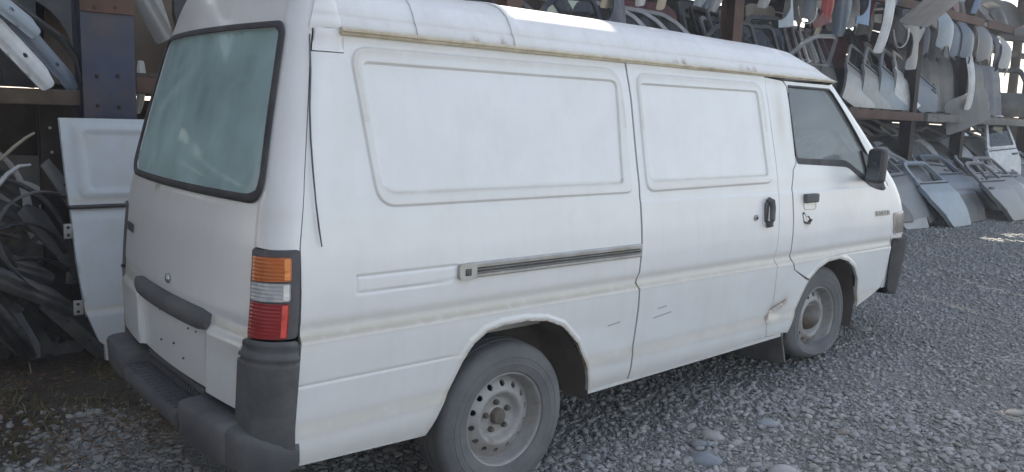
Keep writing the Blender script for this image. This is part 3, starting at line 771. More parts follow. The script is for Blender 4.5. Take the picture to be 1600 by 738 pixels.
# --- floor, wheel houses, interior
bm = bmesh.new()
box(bm, (1.10, YC, .43), (4.15, .98, .03)); box(bm, (1.1, YC-.35, .375), (3.9, .08, .08)); box(bm, (1.1, YC+.35, .375), (3.9, .08, .08))
box(bm, (-.75, .80, .36), (.35, .5, .12), bevel=.03); tube(bm, [(-.95, .45, .30), (-.3, .5, .28), (.8, .55, .30)], .03, 10)
tube(bm, [(0, .12, .31), (0, 1.45, .31)], .045, 10)
world_child(link('underbody', bm_mesh('underbody', bm, 40), DARKIN), VAN)
MUDDY = mat('muddy_wheel_house', (.10, .09, .08), .9, var=.25, vscale=5, dirt=(.16, .14, .12), dirt_amt=.6, dscale=4, bump=.15)
def wheelhouse(x0, A, left):
    bm = bmesh.new(); rings = []
    prof = [(A[0][0], .30)]+[(a, b) for a, b in A]+[(A[-1][0], .30)]
    px_ = [float(P(np.array([a]), np.array([max(b, .3)]))[0][0]) for a, b in prof]
    for y in (-.030, .20, .235):
        k = 1 if y < .22 else .93
        rings.append([bm.verts.new((x0+(xx-x0)*k, (y if not left else 2*YC-y), .30+(b+.004-.30)*k)) for xx, (a, b) in zip(px_, prof)])
    for Aa, Bb in zip(rings, rings[1:]):
        for i in range(len(prof)-1): bm.faces.new((Aa[i], Aa[i+1], Bb[i+1], Bb[i]))
    bm.faces.new(rings[-1])
    world_child(link('wheel_house', bm_mesh('wheel_house', bm, 50), MUDDY), VAN)
for left in (False, True):
    wheelhouse(0.02, ARCH_R, left); wheelhouse(2.40, ARCH_F, left)
# inner skins seen through the glass
bm = bmesh.new()
box(bm, (.5, .125, 1.2), (2.3, .02, 1.1)); box(bm, (.5, 2*YC-.125, 1.2), (2.3, .02, 1.1)); box(bm, (.85, YC, 1.83), (3.2, 1.2, .02)); box(bm, (.7, YC, .47), (3.3, 1.02, .02))
world_child(link('cargo_lining', bm_mesh('cargo_lining', bm), INTER), VAN)
bm = bmesh.new(); box(bm, (1.72, YC, 1.1), (.03, 1.34, 1.30), bevel=.01); world_child(link('bulkhead', bm_mesh('bulkhead', bm, 40), INTER), VAN)
bm = bmesh.new(); box(bm, (-.45, .17, 1.42), (.65, .03, .80), Euler((R(6), 0, 0)).to_matrix(), bevel=.01)
world_child(link('trim_panel', bm_mesh('trim_panel', bm, 40), CREAMIN), VAN)
for y in (.36, 1.16):
    bm = bmesh.new()
    box(bm, (2.20, y, .92), (.48, .48, .16), bevel=.05, seg=3); box(bm, (1.97, y, 1.18), (.13, .47, .52), Euler((0, R(-14), 0)).to_matrix(), bevel=.05, seg=3)
    st = world_child(link('seat', bm_mesh('seat', bm, 60), SEAT), VAN)
    bm = bmesh.new(); box(bm, (1.90, y, 1.52), (.09, .26, .16), Euler((0, R(-10), 0)).to_matrix(), bevel=.04, seg=3)
    world_child(link('head_rest', bm_mesh('head_rest', bm, 60), SEAT), st)
bm = bmesh.new(); box(bm, (2.98, YC, 1.06), (.34, 1.30, .26), bevel=.07, seg=3); world_child(link('dashboard', bm_mesh('dashboard', bm, 60), BLACKP), VAN)
bm = bmesh.new()
ring = [Vector((0, .19*math.cos(a), .19*math.sin(a))) for a in np.linspace(0, 2*math.pi, 33)[:-1]]
MR = Matrix.Translation((2.63, 1.14, 1.20)) @ Matrix.Rotation(R(-50), 4, 'Y')
tube(bm, [MR @ q for q in ring], .014, 8, closed=True); tube(bm, [MR @ Vector((0, -.18, 0)), MR @ Vector((.02, 0, -.01)), MR @ Vector((0, .18, 0))], .014, 6); tube(bm, [MR @ Vector((.0, 0, 0)), MR @ Vector((.35, 0, 0))], .03, 8)
world_child(link('steering_wheel', bm_mesh('steering_wheel', bm, 60), BLACKP), VAN)

# --- loose weather strip hanging from the tailgate gutter
bm = bmesh.new()
pts = [tailpt(s, z, o_) for s, z, o_ in [(-.966, 1.78, .006), (-.948, 1.66, .006), (-.936, 1.54, .009), (-.922, 1.44, .013), (-.905, 1.34, .015), (-.884, 1.24, .015), (-.866, 1.16, .014), (-.851, 1.10, .012)]]
tube(bm, pts, [.0025, .0028, .003, .0032, .0032, .003, .003, .0022], 6)
world_child(link('loose_weather_strip', bm_mesh('loose_weather_strip', bm, 60), GREYP), VAN)
# --- mud flap behind the front wheel
bm = bmesh.new()
mf = [(2.00, -.012, .41), (2.00, .33, .41), (2.012, .34, .205), (2.02, .32, .185), (2.045, .02, .185), (2.045, -.03, .205)]
prism(bm, mf, (.012, 0, .004)); world_child(link('mud_flap', bm_mesh('mud_flap', bm), mat('dusty_mud_flap', (.10, .10, .10), .8, var=.15, dirt=(.20, .19, .17), dirt_amt=.7, dscale=4)), VAN)

# --- wheels
def wheel(x, zc, right=True, flat=0.0, gz=0.0, y0=0.0):
    """wheel empty with tyre and rim meshes; outer rim face on y0"""
    T = []
    prof = [(.196, .000), (.205, .010), (.225, .016), (.234, .0185), (.236, .0205), (.240, .0205), (.242, .0190), (.250, .020), (.262, .0200), (.264, .0218), (.267, .0218), (.269, .0195), (.275, .019), (.292, .012), (.304, .006), (.307, .004), (.316, -.006), (.3215, -.02), (.3235, -.045), (.317, -.0475), (.317, -.0525), (.3245, -.055), (.325, -.085), (.318, -.0875), (.318, -.0925), (.325, -.095), (.3245, -.125), (.317, -.1275), (.317, -.1325), (.3235, -.135), (.3215, -.16), (.312, -.178), (.29, -.192), (.25, -.20), (.21, -.185), (.19, -.17)]
    bm = bmesh.new(); lathe(bm, prof, 96)
    # sidewall rings
    for v in bm.verts:
        if flat:
            low = (gz-zc)          # local height of the ground
            lim = low
            if v.co.z < -.10:
                t = min(1, (-.10-v.co.z)/.225); nz = -.10-(-.10-lim)*t
                push = (v.co.z-nz); bul = max(0, -push)*.42*math.sin(min(1, max(0, (math.hypot(v.co.x, v.co.z)-.19)/.13))*math.pi)
                v.co.y += (-bul if v.co.y > -.09 and v.co.y < .03 and v.co.y*-1 < .03 else (bul*.5 if v.co.y > .15 else 0))
                v.co.x *= 1+.10*t*max(0, -push)/.1
                v.co.z = nz
    tm = bm_mesh('tyre', bm, 28)
    wm = world_mesh = None
    sgn = 1 if right else -1
    wl = bpy.data.objects.new('wheel', None); COL.objects.link(wl); wl.empty_display_size = .1
    loc = Vector((x, y0 if right else 2*YC-y0, zc)); wl.location = loc; world_child(wl, VAN)
    rot = Euler((0, 0, 0 if right else math.pi))
    ty = link('tyre', tm, TYRE); ty.rotation_euler = rot
    # rim: barrel by lathe and a pressed disc with round holes
    bm = bmesh.new(); lathe(bm, [(.190, -.012), (.197, -.006), (.1985, .002), (.195, .0045), (.190, .001), (.1865, -.008), (.183, -.028), (.178, -.050), (.172, -.060), (.166, -.16)], 72)
    rm = bm_mesh('rim', bm, 35); ri = link('rim', rm, STEEL); ri.rotation_euler = rot
    NH = 14
    disc_o = [(.1745*math.cos(a), .1745*math.sin(a)) for a in np.linspace(0, 2*math.pi, 73)[:-1]]
    holes = [[(.143*math.cos(t)+.0125*math.cos(a), .143*math.sin(t)+.0125*math.sin(a)) for a in np.linspace(0, 2*math.pi, 15)[:-1]] for t in (np.arange(NH)+.3)*2*math.pi/NH]
    pr = np.array([(0, -.052), (.034, -.052), (.040, -.058), (.078, -.056), (.088, -.050), (.100, -.030), (.112, -.024), (.122, -.028), (.150, -.042), (.164, -.052), (.1745, -.060)])
    def fdisc(v):
        r = np.hypot(v[:, 0], v[:, 1]); w_ = np.interp(r, pr[:, 0], pr[:, 1])
        return np.stack([v[:, 0], -w_, v[:, 1]], 1)
    dm = sheet('wheel_disc', disc_o, holes, fdisc, .008, flange=.012, bres=.006); wd = link('wheel_disc', dm, STEEL); wd.rotation_euler = rot
    bm = bmesh.new()
    if flat: lathe(bm, [(.0001, .012), (.020, .010), (.045, -.006), (.062, -.024), (.074, -.042)], 28)
    else: lathe(bm, [(.0001, -.026), (.026, -.027), (.031, -.032), (.033, -.046), (.036, -.055)], 24)
    hb = link('hub_cap', bm_mesh('hub_cap', bm, 40), HUBM); hb.rotation_euler = rot
    for o in (ty, ri, wd, hb): o.parent = wl
    for k in range(5 if not flat else 0):
        a = k*2*math.pi/5+.4; bm = bmesh.new(); lathe(bm, [(.0001, -.036), (.009, -.036), (.011, -.041), (.013, -.058)], 6, c=(.060*math.cos(a), 0, .060*math.sin(a)))
        nu = link('lug_nut', bm_mesh('lug_nut', bm), HUBM); nu.rotation_euler = rot; nu.parent = wl
    return wl
wheel(0.0, .31)
wheel(2.435, .394, flat=1.0, gz=.158, y0=.015)
wheel(0.0, .31, right=False)
wheel(2.435, .45, right=False, y0=.015)
# ================================================================== ground
def gz(x, y=0):
    x = np.asarray(x, float)
    return -.012+.18*sm((x-.2)/2.9)+.03*sm((x-3)/4)
def gbump(x, y):
    near = np.exp(-((x-4)/12)**4-((y-1)/8)**4)
    return near*(.012*np.sin(x*2.1+y)*np.sin(y*2.7)+.008*np.sin(x*5.3)*np.sin(y*4.1+1))-.012
def gravel_mat():
    M = bpy.data.materials.new('gravel_ground'); M.use_nodes = True; n = M.node_tree.nodes; L = M.node_tree.links; b = n['Principled BSDF']
    b.inputs['Roughness'].default_value = .9; b.inputs['Specular IOR Level'].default_value = .25
    tc = n.new('ShaderNodeTexCoord')
    def vor(sc):
        v = n.new('ShaderNodeTexVoronoi'); v.inputs['Scale'].default_value = sc; L.new(tc.outputs['Object'], v.inputs['Vector']); return v
    v = vor(46); v2 = vor(95)
    nz = n.new('ShaderNodeTexNoise'); nz.inputs['Scale'].default_value = .9; nz.inputs['Detail'].default_value = 8; L.new(tc.outputs['Object'], nz.inputs['Vector'])
    sp = n.new('ShaderNodeSeparateColor'); L.new(v.outputs['Color'], sp.inputs[0])
    cr = n.new('ShaderNodeValToRGB'); L.new(sp.outputs[0], cr.inputs[0])
    cr.color_ramp.elements[0].color = (.29, .285, .275, 1); cr.color_ramp.elements[1].color = (.42, .415, .40, 1)
    mx = n.new('ShaderNodeMix'); mx.data_type = 'RGBA'; mr = n.new('ShaderNodeMapRange'); mr.inputs[1].default_value = .48; mr.inputs[2].default_value = .66
    L.new(nz.outputs[0], mr.inputs[0]); mm = n.new('ShaderNodeMath'); mm.operation = 'MULTIPLY'; mm.inputs[1].default_value = .55; L.new(mr.outputs[0], mm.inputs[0])
    L.new(mm.outputs[0], mx.inputs[0]); L.new(cr.outputs[0], mx.inputs[6]); mx.inputs[7].default_value = (.25, .235, .21, 1)
    at_ = n.new('ShaderNodeAttribute'); at_.attribute_name = 'soil'
    m3 = n.new('ShaderNodeMix'); m3.data_type = 'RGBA'; L.new(at_.outputs['Fac'], m3.inputs[0]); L.new(mx.outputs[2], m3.inputs[6]); m3.inputs[7].default_value = (.105, .088, .07, 1)
    L.new(m3.outputs[2], b.inputs['Base Color'])
    ad = n.new('ShaderNodeMath'); ad.operation = 'ADD'; L.new(v.outputs['Distance'], ad.inputs[0]); L.new(v2.outputs['Distance'], ad.inputs[1])
    bp = n.new('ShaderNodeBump'); bp.invert = True; bp.inputs['Strength'].default_value = 1; bp.inputs['Distance'].default_value = .022
    L.new(ad.outputs[0], bp.inputs['Height']); L.new(bp.outputs[0], b.inputs['Normal'])
    return M
xs = np.concatenate([np.linspace(-120, -8, 12), np.linspace(-7, 20, 260), np.linspace(22, 140, 14)]); ys = np.concatenate([np.linspace(-120, -7, 10), np.linspace(-6, 9, 120), np.linspace(10, 140, 14)])
XX, YY = np.meshgrid(xs, ys)
V = np.stack([XX.ravel(), YY.ravel(), (gz(XX)+gbump(XX, YY)).ravel()], 1); nx_, ny_ = len(xs), len(ys)
Fq = [(j*nx_+i, j*nx_+i+1, (j+1)*nx_+i+1, (j+1)*nx_+i) for j in range(ny_-1) for i in range(nx_-1)]
me = bpy.data.meshes.new('ground'); me.from_pydata(V.tolist(), [], Fq); me.polygons.foreach_set('use_smooth', [True]*len(Fq))
def soil(x, y): return sm((y-1.25+.25*np.sin(x*7)+.12*np.sin(x*17+y*9))/.7)*sm((.2-x)/.5)*sm((3.6-y)/.5)
a = me.attributes.new('soil', 'FLOAT', 'POINT'); a.data.foreach_set('value', soil(V[:, 0], V[:, 1]).astype(np.float32))
tag(link('ground', me, gravel_mat()), kind='structure')

# ------------------------------------------------------------------ gravel: loose pebbles, far too many to count
def stone_mat():
    M = bpy.data.materials.new('river_pebble'); M.use_nodes = True; n = M.node_tree.nodes; L = M.node_tree.links; b = n['Principled BSDF']
    b.inputs['Roughness'].default_value = .8; b.inputs['Specular IOR Level'].default_value = .3
    a = n.new('ShaderNodeAttribute'); a.attribute_name = 'tone'
    tc = n.new('ShaderNodeTexCoord'); nz = n.new('ShaderNodeTexNoise'); nz.inputs['Scale'].default_value = 60; nz.inputs['Detail'].default_value = 6
    L.new(tc.outputs['Object'], nz.inputs['Vector'])
    mr = n.new('ShaderNodeMapRange'); mr.inputs[3].default_value = .72; mr.inputs[4].default_value = 1.22; L.new(nz.outputs[0], mr.inputs[0])
    mx = n.new('ShaderNodeMix'); mx.data_type = 'RGBA'; mx.blend_type = 'MULTIPLY'; mx.inputs[0].default_value = 1
    L.new(a.outputs['Color'], mx.inputs[6]); L.new(mr.outputs[0], mx.inputs[7]); L.new(mx.outputs[2], b.inputs['Base Color'])
    return M
STONE = stone_mat()
nr_ = np.random.default_rng(5)
def ico(sub):
    bm = bmesh.new(); bmesh.ops.create_icosphere(bm, subdivisions=sub, radius=1.0); bm.verts.ensure_lookup_table()
    v = np.array([tuple(q.co) for q in bm.verts]); f = np.array([[q.index for q in g.verts] for g in bm.faces]); bm.free(); return v, f
TONES = np.array([(.36, .355, .345), (.41, .405, .39), (.31, .31, .305), (.34, .345, .35), (.38, .365, .34), (.45, .445, .43), (.27, .27, .265), (.33, .31, .285)])
TONES = TONES.mean(0)+(TONES-TONES.mean(0))*.65
def pebbles(pos, rad, sub, flat=(.40, .62)):
    v, f = ico(sub); N = len(pos)
    nv = len(v)
    # a dozen lumpy prototypes
    protos = []
    for k in range(14):
        d = nr_.normal(size=(5, 3)); d /= np.linalg.norm(d, axis=1)[:, None]; am = nr_.uniform(-.22, .20, 5)
        r = 1+sum(a*np.clip(v@q, 0, 1)**2 for a, q in zip(am, d)); p_ = v*r[:, None]
        for q in d[:3]:
            h = p_@q; cut = nr_.uniform(.62, .9); p_ = p_-np.maximum(0, h-cut)[:, None]*q*.75
        protos.append(p_)
    protos = np.array(protos)[nr_.integers(0, 14, N)]
    sc = np.stack([rad*nr_.uniform(.95, 1.35, N), rad*nr_.uniform(.7, 1.0, N), rad*nr_.uniform(*flat, N)], 1)
    p_ = protos*sc[:, None, :]
    tx = nr_.normal(0, .28, N); ty = nr_.normal(0, .28, N); tz = nr_.uniform(0, 2*np.pi, N)
    def rot(p_, a, i, j):
        c, s = np.cos(a)[:, None], np.sin(a)[:, None]; A, B = p_[..., i].copy(), p_[..., j].copy(); p_[..., i] = c*A-s*B; p_[..., j] = s*A+c*B
    rot(p_, tx, 1, 2); rot(p_, ty, 0, 2); rot(p_, tz, 0, 1)
    p_ += pos[:, None, :]
    F_ = f[None]+(np.arange(N)*nv)[:, None, None]
    col = TONES[nr_.integers(0, len(TONES), N)]*nr_.uniform(.76, 1.06, (N, 1)); col = np.repeat(col, nv, 0)
    return p_.reshape(-1, 3), F_.reshape(-1, 3), col
def mesh_np(name, v, f, col):
    me = bpy.data.meshes.new(name); me.vertices.add(len(v)); me.vertices.foreach_set('co', v.astype(np.float32).ravel())
    me.loops.add(len(f)*3); me.loops.foreach_set('vertex_index', f.astype(np.int32).ravel())
    me.polygons.add(len(f)); me.polygons.foreach_set('loop_start', np.arange(0, len(f)*3, 3, dtype=np.int32))
    me.polygons.foreach_set('use_smooth', np.ones(len(f), bool))
    a = me.color_attributes.new('tone', 'FLOAT_COLOR', 'POINT'); a.data.foreach_set('color', np.concatenate([col, np.ones((len(col), 1))], 1).astype(np.float32).ravel())
    me.update(calc_edges=True); return me
def scatter(n, x0, x1, y0, y1, keep):
    x = nr_.uniform(x0, x1, n); y = nr_.uniform(y0, y1, n); k = keep(x, y); return x[k], y[k]
FWX, FWY = _f.x/math.hypot(_f.x, _f.y), _f.y/math.hypot(_f.x, _f.y)
def inview(x, y):
    dx, dy = x-CAM.x, y-CAM.y; a = dx*FWX+dy*FWY; b = dx*FWY-dy*FWX
    return (a > 1.9) & (np.abs(b) < a*.80+.5)
def shed(x, y): return ~((x > -.9) & (x < 3.2) & (y > .75) & (y < 1.6))
parts_ = []
def addp(n, x0, x1, y0, y1, lo, hi, sub, cond, pw=2.2):
    x, y = scatter(n, x0, x1, y0, y1, lambda x, y: inview(x, y) & shed(x, y) & cond(x, y) & (nr_.random(len(x)) > soil(x, y)*.9))
    r = lo+(hi-lo)*nr_.random(len(x))**pw
    z = gz(x)+gbump(x, y)+r*nr_.uniform(-.05, .30, len(x))
    parts_.append(pebbles(np.stack([x, y, z], 1), r, sub))
dist = lambda x, y: np.hypot(x-CAM.x, y-CAM.y)
addp(34000, -2.4, 3.2, -2.2, 3.0, .009, .024, 2, lambda x, y: dist(x, y) < 4.6, 2.0)
addp(56000, -2.4, 3.6, -2.2, 3.0, .006, .012, 1, lambda x, y: dist(x, y) < 4.6)
addp(60000, .5, 8.0, -2.6, 3.0, .008, .020, 1, lambda x, y: (dist(x, y) >= 4.3) & (dist(x, y) < 8.2))
addp(36000, 4.0, 16.0, -2.8, 3.0, .012, .026, 1, lambda x, y: dist(x, y) >= 8.0)
off = 0; VV, FF, CC = [], [], []
for v, f, c in parts_: VV.append(v); FF.append(f+off); CC.append(c); off += len(v)
tag(link('gravel', mesh_np('gravel', np.concatenate(VV), np.concatenate(FF), np.concatenate(CC)), STONE), kind='stuff')

def ground_at(px, py):
    z = .1
    for _ in range(12):
        d = _r2*(px-800)-_u2*(py-369)+_f*FPX; q = CAM+d*((z-CAM.z)/d.z); z = float(gz(q.x))+float(gbump(np.array(q.x), np.array(q.y)))
    return q
COB = [  # photo place, width and height there, tone, label
    ((1112, 676), 40, 20, (0.429, 0.410, 0.390), 'pale pinkish cobble above the dark wide one, second largest in the foreground'),
    ((1092, 690), 30, 20, (0.260, 0.267, 0.273), 'rounded dark grey cobble touching the small bluish pebble'),
    ((1111, 693), 16, 13, (0.390, 0.429, 0.455), 'small round bluish pebble between two cobbles'),
    ((1104, 712), 52, 26, (0.299, 0.325, 0.351), 'wide flat blue-grey cobble half sunk in gravel'),
    ((1200, 658), 38, 15, (0.390, 0.403, 0.416), 'long smooth pale grey cobble lying alone on the gravel'),
    ((1224, 731), 50, 30, (0.481, 0.468, 0.455), 'large pale cobble cut by the bottom edge of the picture'),
    ((1319, 672), 22, 16, (0.364, 0.325, 0.299), 'brownish angular cobble on open gravel right of centre'),
    ((1021, 720), 25, 14, (0.351, 0.345, 0.338), 'grey oval cobble low in the gravel near the rear wheel'),
    ((1180, 724), 22, 14, (0.403, 0.390, 0.377), 'mid grey cobble beside the large pale one'),
    ((1150, 688), 20, 13, (0.429, 0.416, 0.390), 'tilted pale pebble right of the bluish pebble'),
    ((912, 712), 24, 15, (0.312, 0.325, 0.338), 'dark cobble in the shade of the rear tyre'),
    ((1585, 642), 30, 14, (0.351, 0.338, 0.312), 'flat grey-brown cobble at the right edge of the gravel'),
    ((1343, 512), 34, 10, (0.351, 0.332, 0.312), 'elongated stone lying beside the flat front tyre'),
    ((1080, 716), 22, 13, (0.416, 0.416, 0.403), 'blocky light grey cobble left of the wide flat one'),
]
for (px, py), wpx, hpx, tone, lab in COB:
    q = ground_at(px, py+hpx*.35); D_ = (q-CAM).dot(_f); ww = wpx/FPX*D_*.5; hh = max(hpx/FPX*D_*.5*.9, ww*.3)
    v, f, c = pebbles(np.zeros((1, 3)), np.array([1.0]), 3, (.98, 1.0))
    ext = np.abs(v).max(0); v = v/ext
    ang = YAW+nr_.uniform(-.25, .25); v = v*[ww, ww*.72, hh]; ca, sa = math.cos(-ang), math.sin(-ang)
    v = np.stack([v[:, 0]*ca-v[:, 1]*sa, v[:, 0]*sa+v[:, 1]*ca, v[:, 2]], 1)
    me = mesh_np('cobble', v, f, np.tile(np.array(tone)*.86, (len(v), 1))); o = link('cobble', me, STONE); o.location = (q.x, q.y, q.z+hh*.15)
    tag(o, lab, 'stone', 'larger cobbles lying in the gravel')

# ------------------------------------------------------------------ dry grass and litter by the bumper
def blades(name, n, x0, x1, y0, y1, hmin, hmax, cols, cond, lay=.5):
    x, y = scatter(n, x0, x1, y0, y1, cond); N = len(x); a = nr_.uniform(0, 2*np.pi, N); h = nr_.uniform(hmin, hmax, N); l = nr_.uniform(0, lay, N)*2
    bx, by = np.cos(a), np.sin(a); z = gz(x)+gbump(x, y); wd = .0035
    base = np.stack([x, y, z], 1); sd_ = np.stack([-by, bx, 0*x], 1)*wd; di = np.stack([bx*l, by*l, 1/(1+l)], 1)
    p1 = base+di*h[:, None]*.55; p2 = base+np.stack([bx*l*1.9, by*l*1.9, .85/(1+l)], 1)*h[:, None]
    V_ = np.stack([base-sd_, base+sd_, p1+sd_*.7, p1-sd_*.7, p2], 1).reshape(-1, 3); k = np.arange(N)*5
    F_ = np.concatenate([np.stack([k, k+1, k+2], 1), np.stack([k, k+2, k+3], 1), np.stack([k+3, k+2, k+4], 1)])
    c = np.array(cols)[nr_.integers(0, len(cols), N)]*nr_.uniform(.7, 1.2, (N, 1))
    return tag(link(name, mesh_np(name, V_, F_, np.repeat(c, 5, 0)), STONE), kind='stuff')
blades('dry_grass', 4200, -2.4, -.55, 1.1, 3.2, 0.02, .075, [(.20, .15, .08), (.14, .12, .06), (.10, .11, .05), (.24, .19, .11)],
       lambda x, y: (np.sin(x*5+1)*np.sin(y*4)+.5*np.sin(x*11+y*7) > -.1) & (y > 1.5-.3*np.sin(x*4)), .8)
v, f = ico(1)
x, y = scatter(1600, -2.3, -.6, 1.2, 2.9, lambda x, y: np.sin(x*6+2)*np.sin(y*5+.5) > .0)
N = len(x); lv = np.array([(-1, 0, 0), (0, -.5, .2), (1, 0, .05), (0, .5, .25)]); a = nr_.uniform(0, 6.28, N); s = nr_.uniform(.008, .02, N)
LV = np.stack([lv[None, :, 0]*np.cos(a)[:, None]-lv[None, :, 1]*np.sin(a)[:, None], lv[None, :, 0]*np.sin(a)[:, None]+lv[None, :, 1]*np.cos(a)[:, None], np.repeat(lv[None, :, 2], N, 0)], 2)*s[:, None, None]
LV += np.stack([x, y, gz(x)+gbump(x, y)+.012+nr_.uniform(0, .02, N)], 1)[:, None, :]
k = np.arange(N)*4
tag(link('leaf_litter', mesh_np('leaf_litter', LV.reshape(-1, 3), np.concatenate([np.stack([k, k+1, k+2], 1), np.stack([k, k+2, k+3], 1)]), np.repeat(np.array([(.20, .10, .04), (.15, .09, .045), (.25, .15, .07)])[nr_.integers(0, 3, N)], 4, 0)), STONE), kind='stuff')
# dry stalk by the white door
q = ground_at(49, 584); bm = bmesh.new(); tube(bm, [q, q+Vector((-.01, 0, .08)), q+Vector((-.03, .01, .165))], [.003, .0025, .0015], 5)
o = link('dry_stalk', bm_mesh('dry_stalk', bm, 60), mat('straw', (.40, .34, .22), .9)); tag(o, 'single pale dry stalk standing in the grass left of the leaning white door', 'plant')

# ================================================================== storage rack
RUSTY = mat('rusty_brown_steel', (.11, .065, .05), .85, .1, var=.3, vscale=5, dirt=(.06, .045, .04), dirt_amt=.7, dscale=4, bump=.2, bscale=40)
NAVY = mat('navy_painted_steel', (.040, .050, .085), .6, .1, var=.25, vscale=4, dirt=(.10, .07, .055), dirt_amt=.7, dscale=3.5, bump=.1)
DKSTEEL = mat('dark_rusted_steel', (.045, .038, .034), .8, .2, var=.3, vscale=5, dirt=(.09, .06, .045), dirt_amt=.6, dscale=5)
WOOD = mat('weathered_brown_board', (.10, .075, .055), .9, var=.3, vscale=9, dirt=(.05, .04, .03), dirt_amt=.6, dscale=7, bump=.2)
GREYBEAM = mat('grey_dusty_beam', (.17, .165, .155), .85, var=.2, vscale=6, dirt=(.08, .06, .05), dirt_amt=.7, dscale=4)
SHEETM = mat('shade_sheet_steel', (.25, .26, .27), .6, .4, var=.15, vscale=3)
BOLT = mat('bright_bolt', (.5, .48, .44), .4, .6)
RACK = empty('storage_rack', (6, 3.6, 0), 'rusty steel storage rack with posts, beams and decks holding salvaged car parts', 'rack')
def rp(name, fn, M, bev=None):
    bm = bmesh.new(); fn(bm); return world_child(link(name, bm_mesh(name, bm, 40), M), RACK)
def ibeam(bm, x, y, z0, z1, wx, wy, t=.014):
    for c, s in (((x, y-wy/2+t/2, (z0+z1)/2), (wx, t, z1-z0)), ((x, y+wy/2-t/2, (z0+z1)/2), (wx, t, z1-z0)), ((x, y, (z0+z1)/2), (t, wy-2*t-.002, z1-z0))): box(bm, c, s, bevel=.002, seg=1)
ZR = 7.0
POSTX = [5.62, 10.45, 12.3, 15.3, 18.45, 21.6]
rp('post', lambda bm: ibeam(bm, -.722, 3.0, -.05, ZR, .295, .20), NAVY)
rp('post', lambda bm: ibeam(bm, 2.45, 3.03, 0, ZR, .17, .18), RUSTY)
for x in POSTX: rp('post', lambda bm: ibeam(bm, x, 3.03 if x < 6 else 3.20, .1, ZR, .17 if x < 6 else .13, .18), RUSTY if x < 6 else DKSTEEL)
for x in [-4.2, -.72, 2.45]+POSTX: rp('post', lambda bm: ibeam(bm, x, 4.55, -.05, ZR, .13, .16), DKSTEEL)
rp('post', lambda bm: ibeam(bm, -4.2, 3.0, -.05, ZR, .16, .18), DKSTEEL)
pc = rp('post', lambda bm: ibeam(bm, -.985, 3.22, -.05, 1.60, .135, .10), DKSTEEL)
# splice plate and bolts on the navy post
sp_ = rp('splice_plate', lambda bm: box(bm, (-.722, 2.892, 2.26), (.30, .012, .40), bevel=.003), RUSTY)
for (px, py) in ((147, 12), (180, 12), (152, 119), (185, 119), (153, 165), (187, 168)):
    q = at(px, py, 2.89); bm = bmesh.new(); lathe(bm, [(.0001, .010), (.010, .009), (.012, .0)], 6, c=q); world_child(link('bolt', bm_mesh('bolt', bm), DKSTEEL), sp_)
for (px, py) in ((78, 200), (81, 238)):
    q = at(px, py, 3.165); bm = bmesh.new(); lathe(bm, [(.0001, .010), (.008, .009), (.010, .0)], 8, c=q); world_child(link('bolt', bm_mesh('bolt', bm), BOLT), pc)
def beam(x0, x1, y, z0, z1, M, t=.06):
    def f(bm):
        box(bm, ((x0+x1)/2, y, (z0+z1)/2), (x1-x0, .012, z1-z0)); box(bm, ((x0+x1)/2, y+t/2+.007, z1-.006), (x1-x0, t, .012)); box(bm, ((x0+x1)/2, y+t/2+.007, z0+.006), (x1-x0, t, .012))
    return rp('beam', f, M)
xs_ = [-4.2, -.72, 2.45]+POSTX
for i, (a, b) in enumerate(zip(xs_, xs_[1:])):
    wa = .15 if i == 1 else .07; wb = .15 if i == 0 else .07
    a2, b2 = a+wa+.005, b-wb-.005
    lo = (1.515, 1.605) if i < 1 else (1.60, 1.70) if i < 3 else (1.665, 1.785)
    rp('beam', lambda bm: box(bm, ((a2+b2)/2, 2.98, (lo[0]+lo[1])/2), (b2-a2, .09, lo[1]-lo[0]), bevel=.006), WOOD if i < 1 else RUSTY if i < 4 else GREYBEAM)
    beam(a2, b2, 4.50, lo[0], lo[1], DKSTEEL)
    for z in (3.20, 4.75, 6.3):
        beam(a2, b2, 2.95, z, z+.12, RUSTY); beam(a2, b2, 4.50, z, z+.12, DKSTEEL)
    # deck boards: loose planks laid across the beams
    nb = int((b2-a2)/.30)
    for k in range(nb):
        if rng.random() < .16: continue
        x = a2+.15+k*(b2-a2-.2)/nb+rng.uniform(-.01, .01)
        d = rp('deck_board', lambda bm: box(bm, (x, 3.78, lo[1]+.016), (.24, 1.46, .028), Euler((0, 0, R(rng.uniform(-1.5, 1.5)))).to_matrix(), bevel=.003, seg=1), WOOD)
    if i >= 2:
        for k in range(0, nb, 1):
            if rng.random() < .35 or (a2+k*.3 > 10.7): continue
            x = a2+.15+k*(b2-a2-.2)/nb
            rp('deck_board', lambda bm: box(bm, (x, 3.78, 3.336), (.24, 1.46, .028), bevel=.003, seg=1), WOOD)
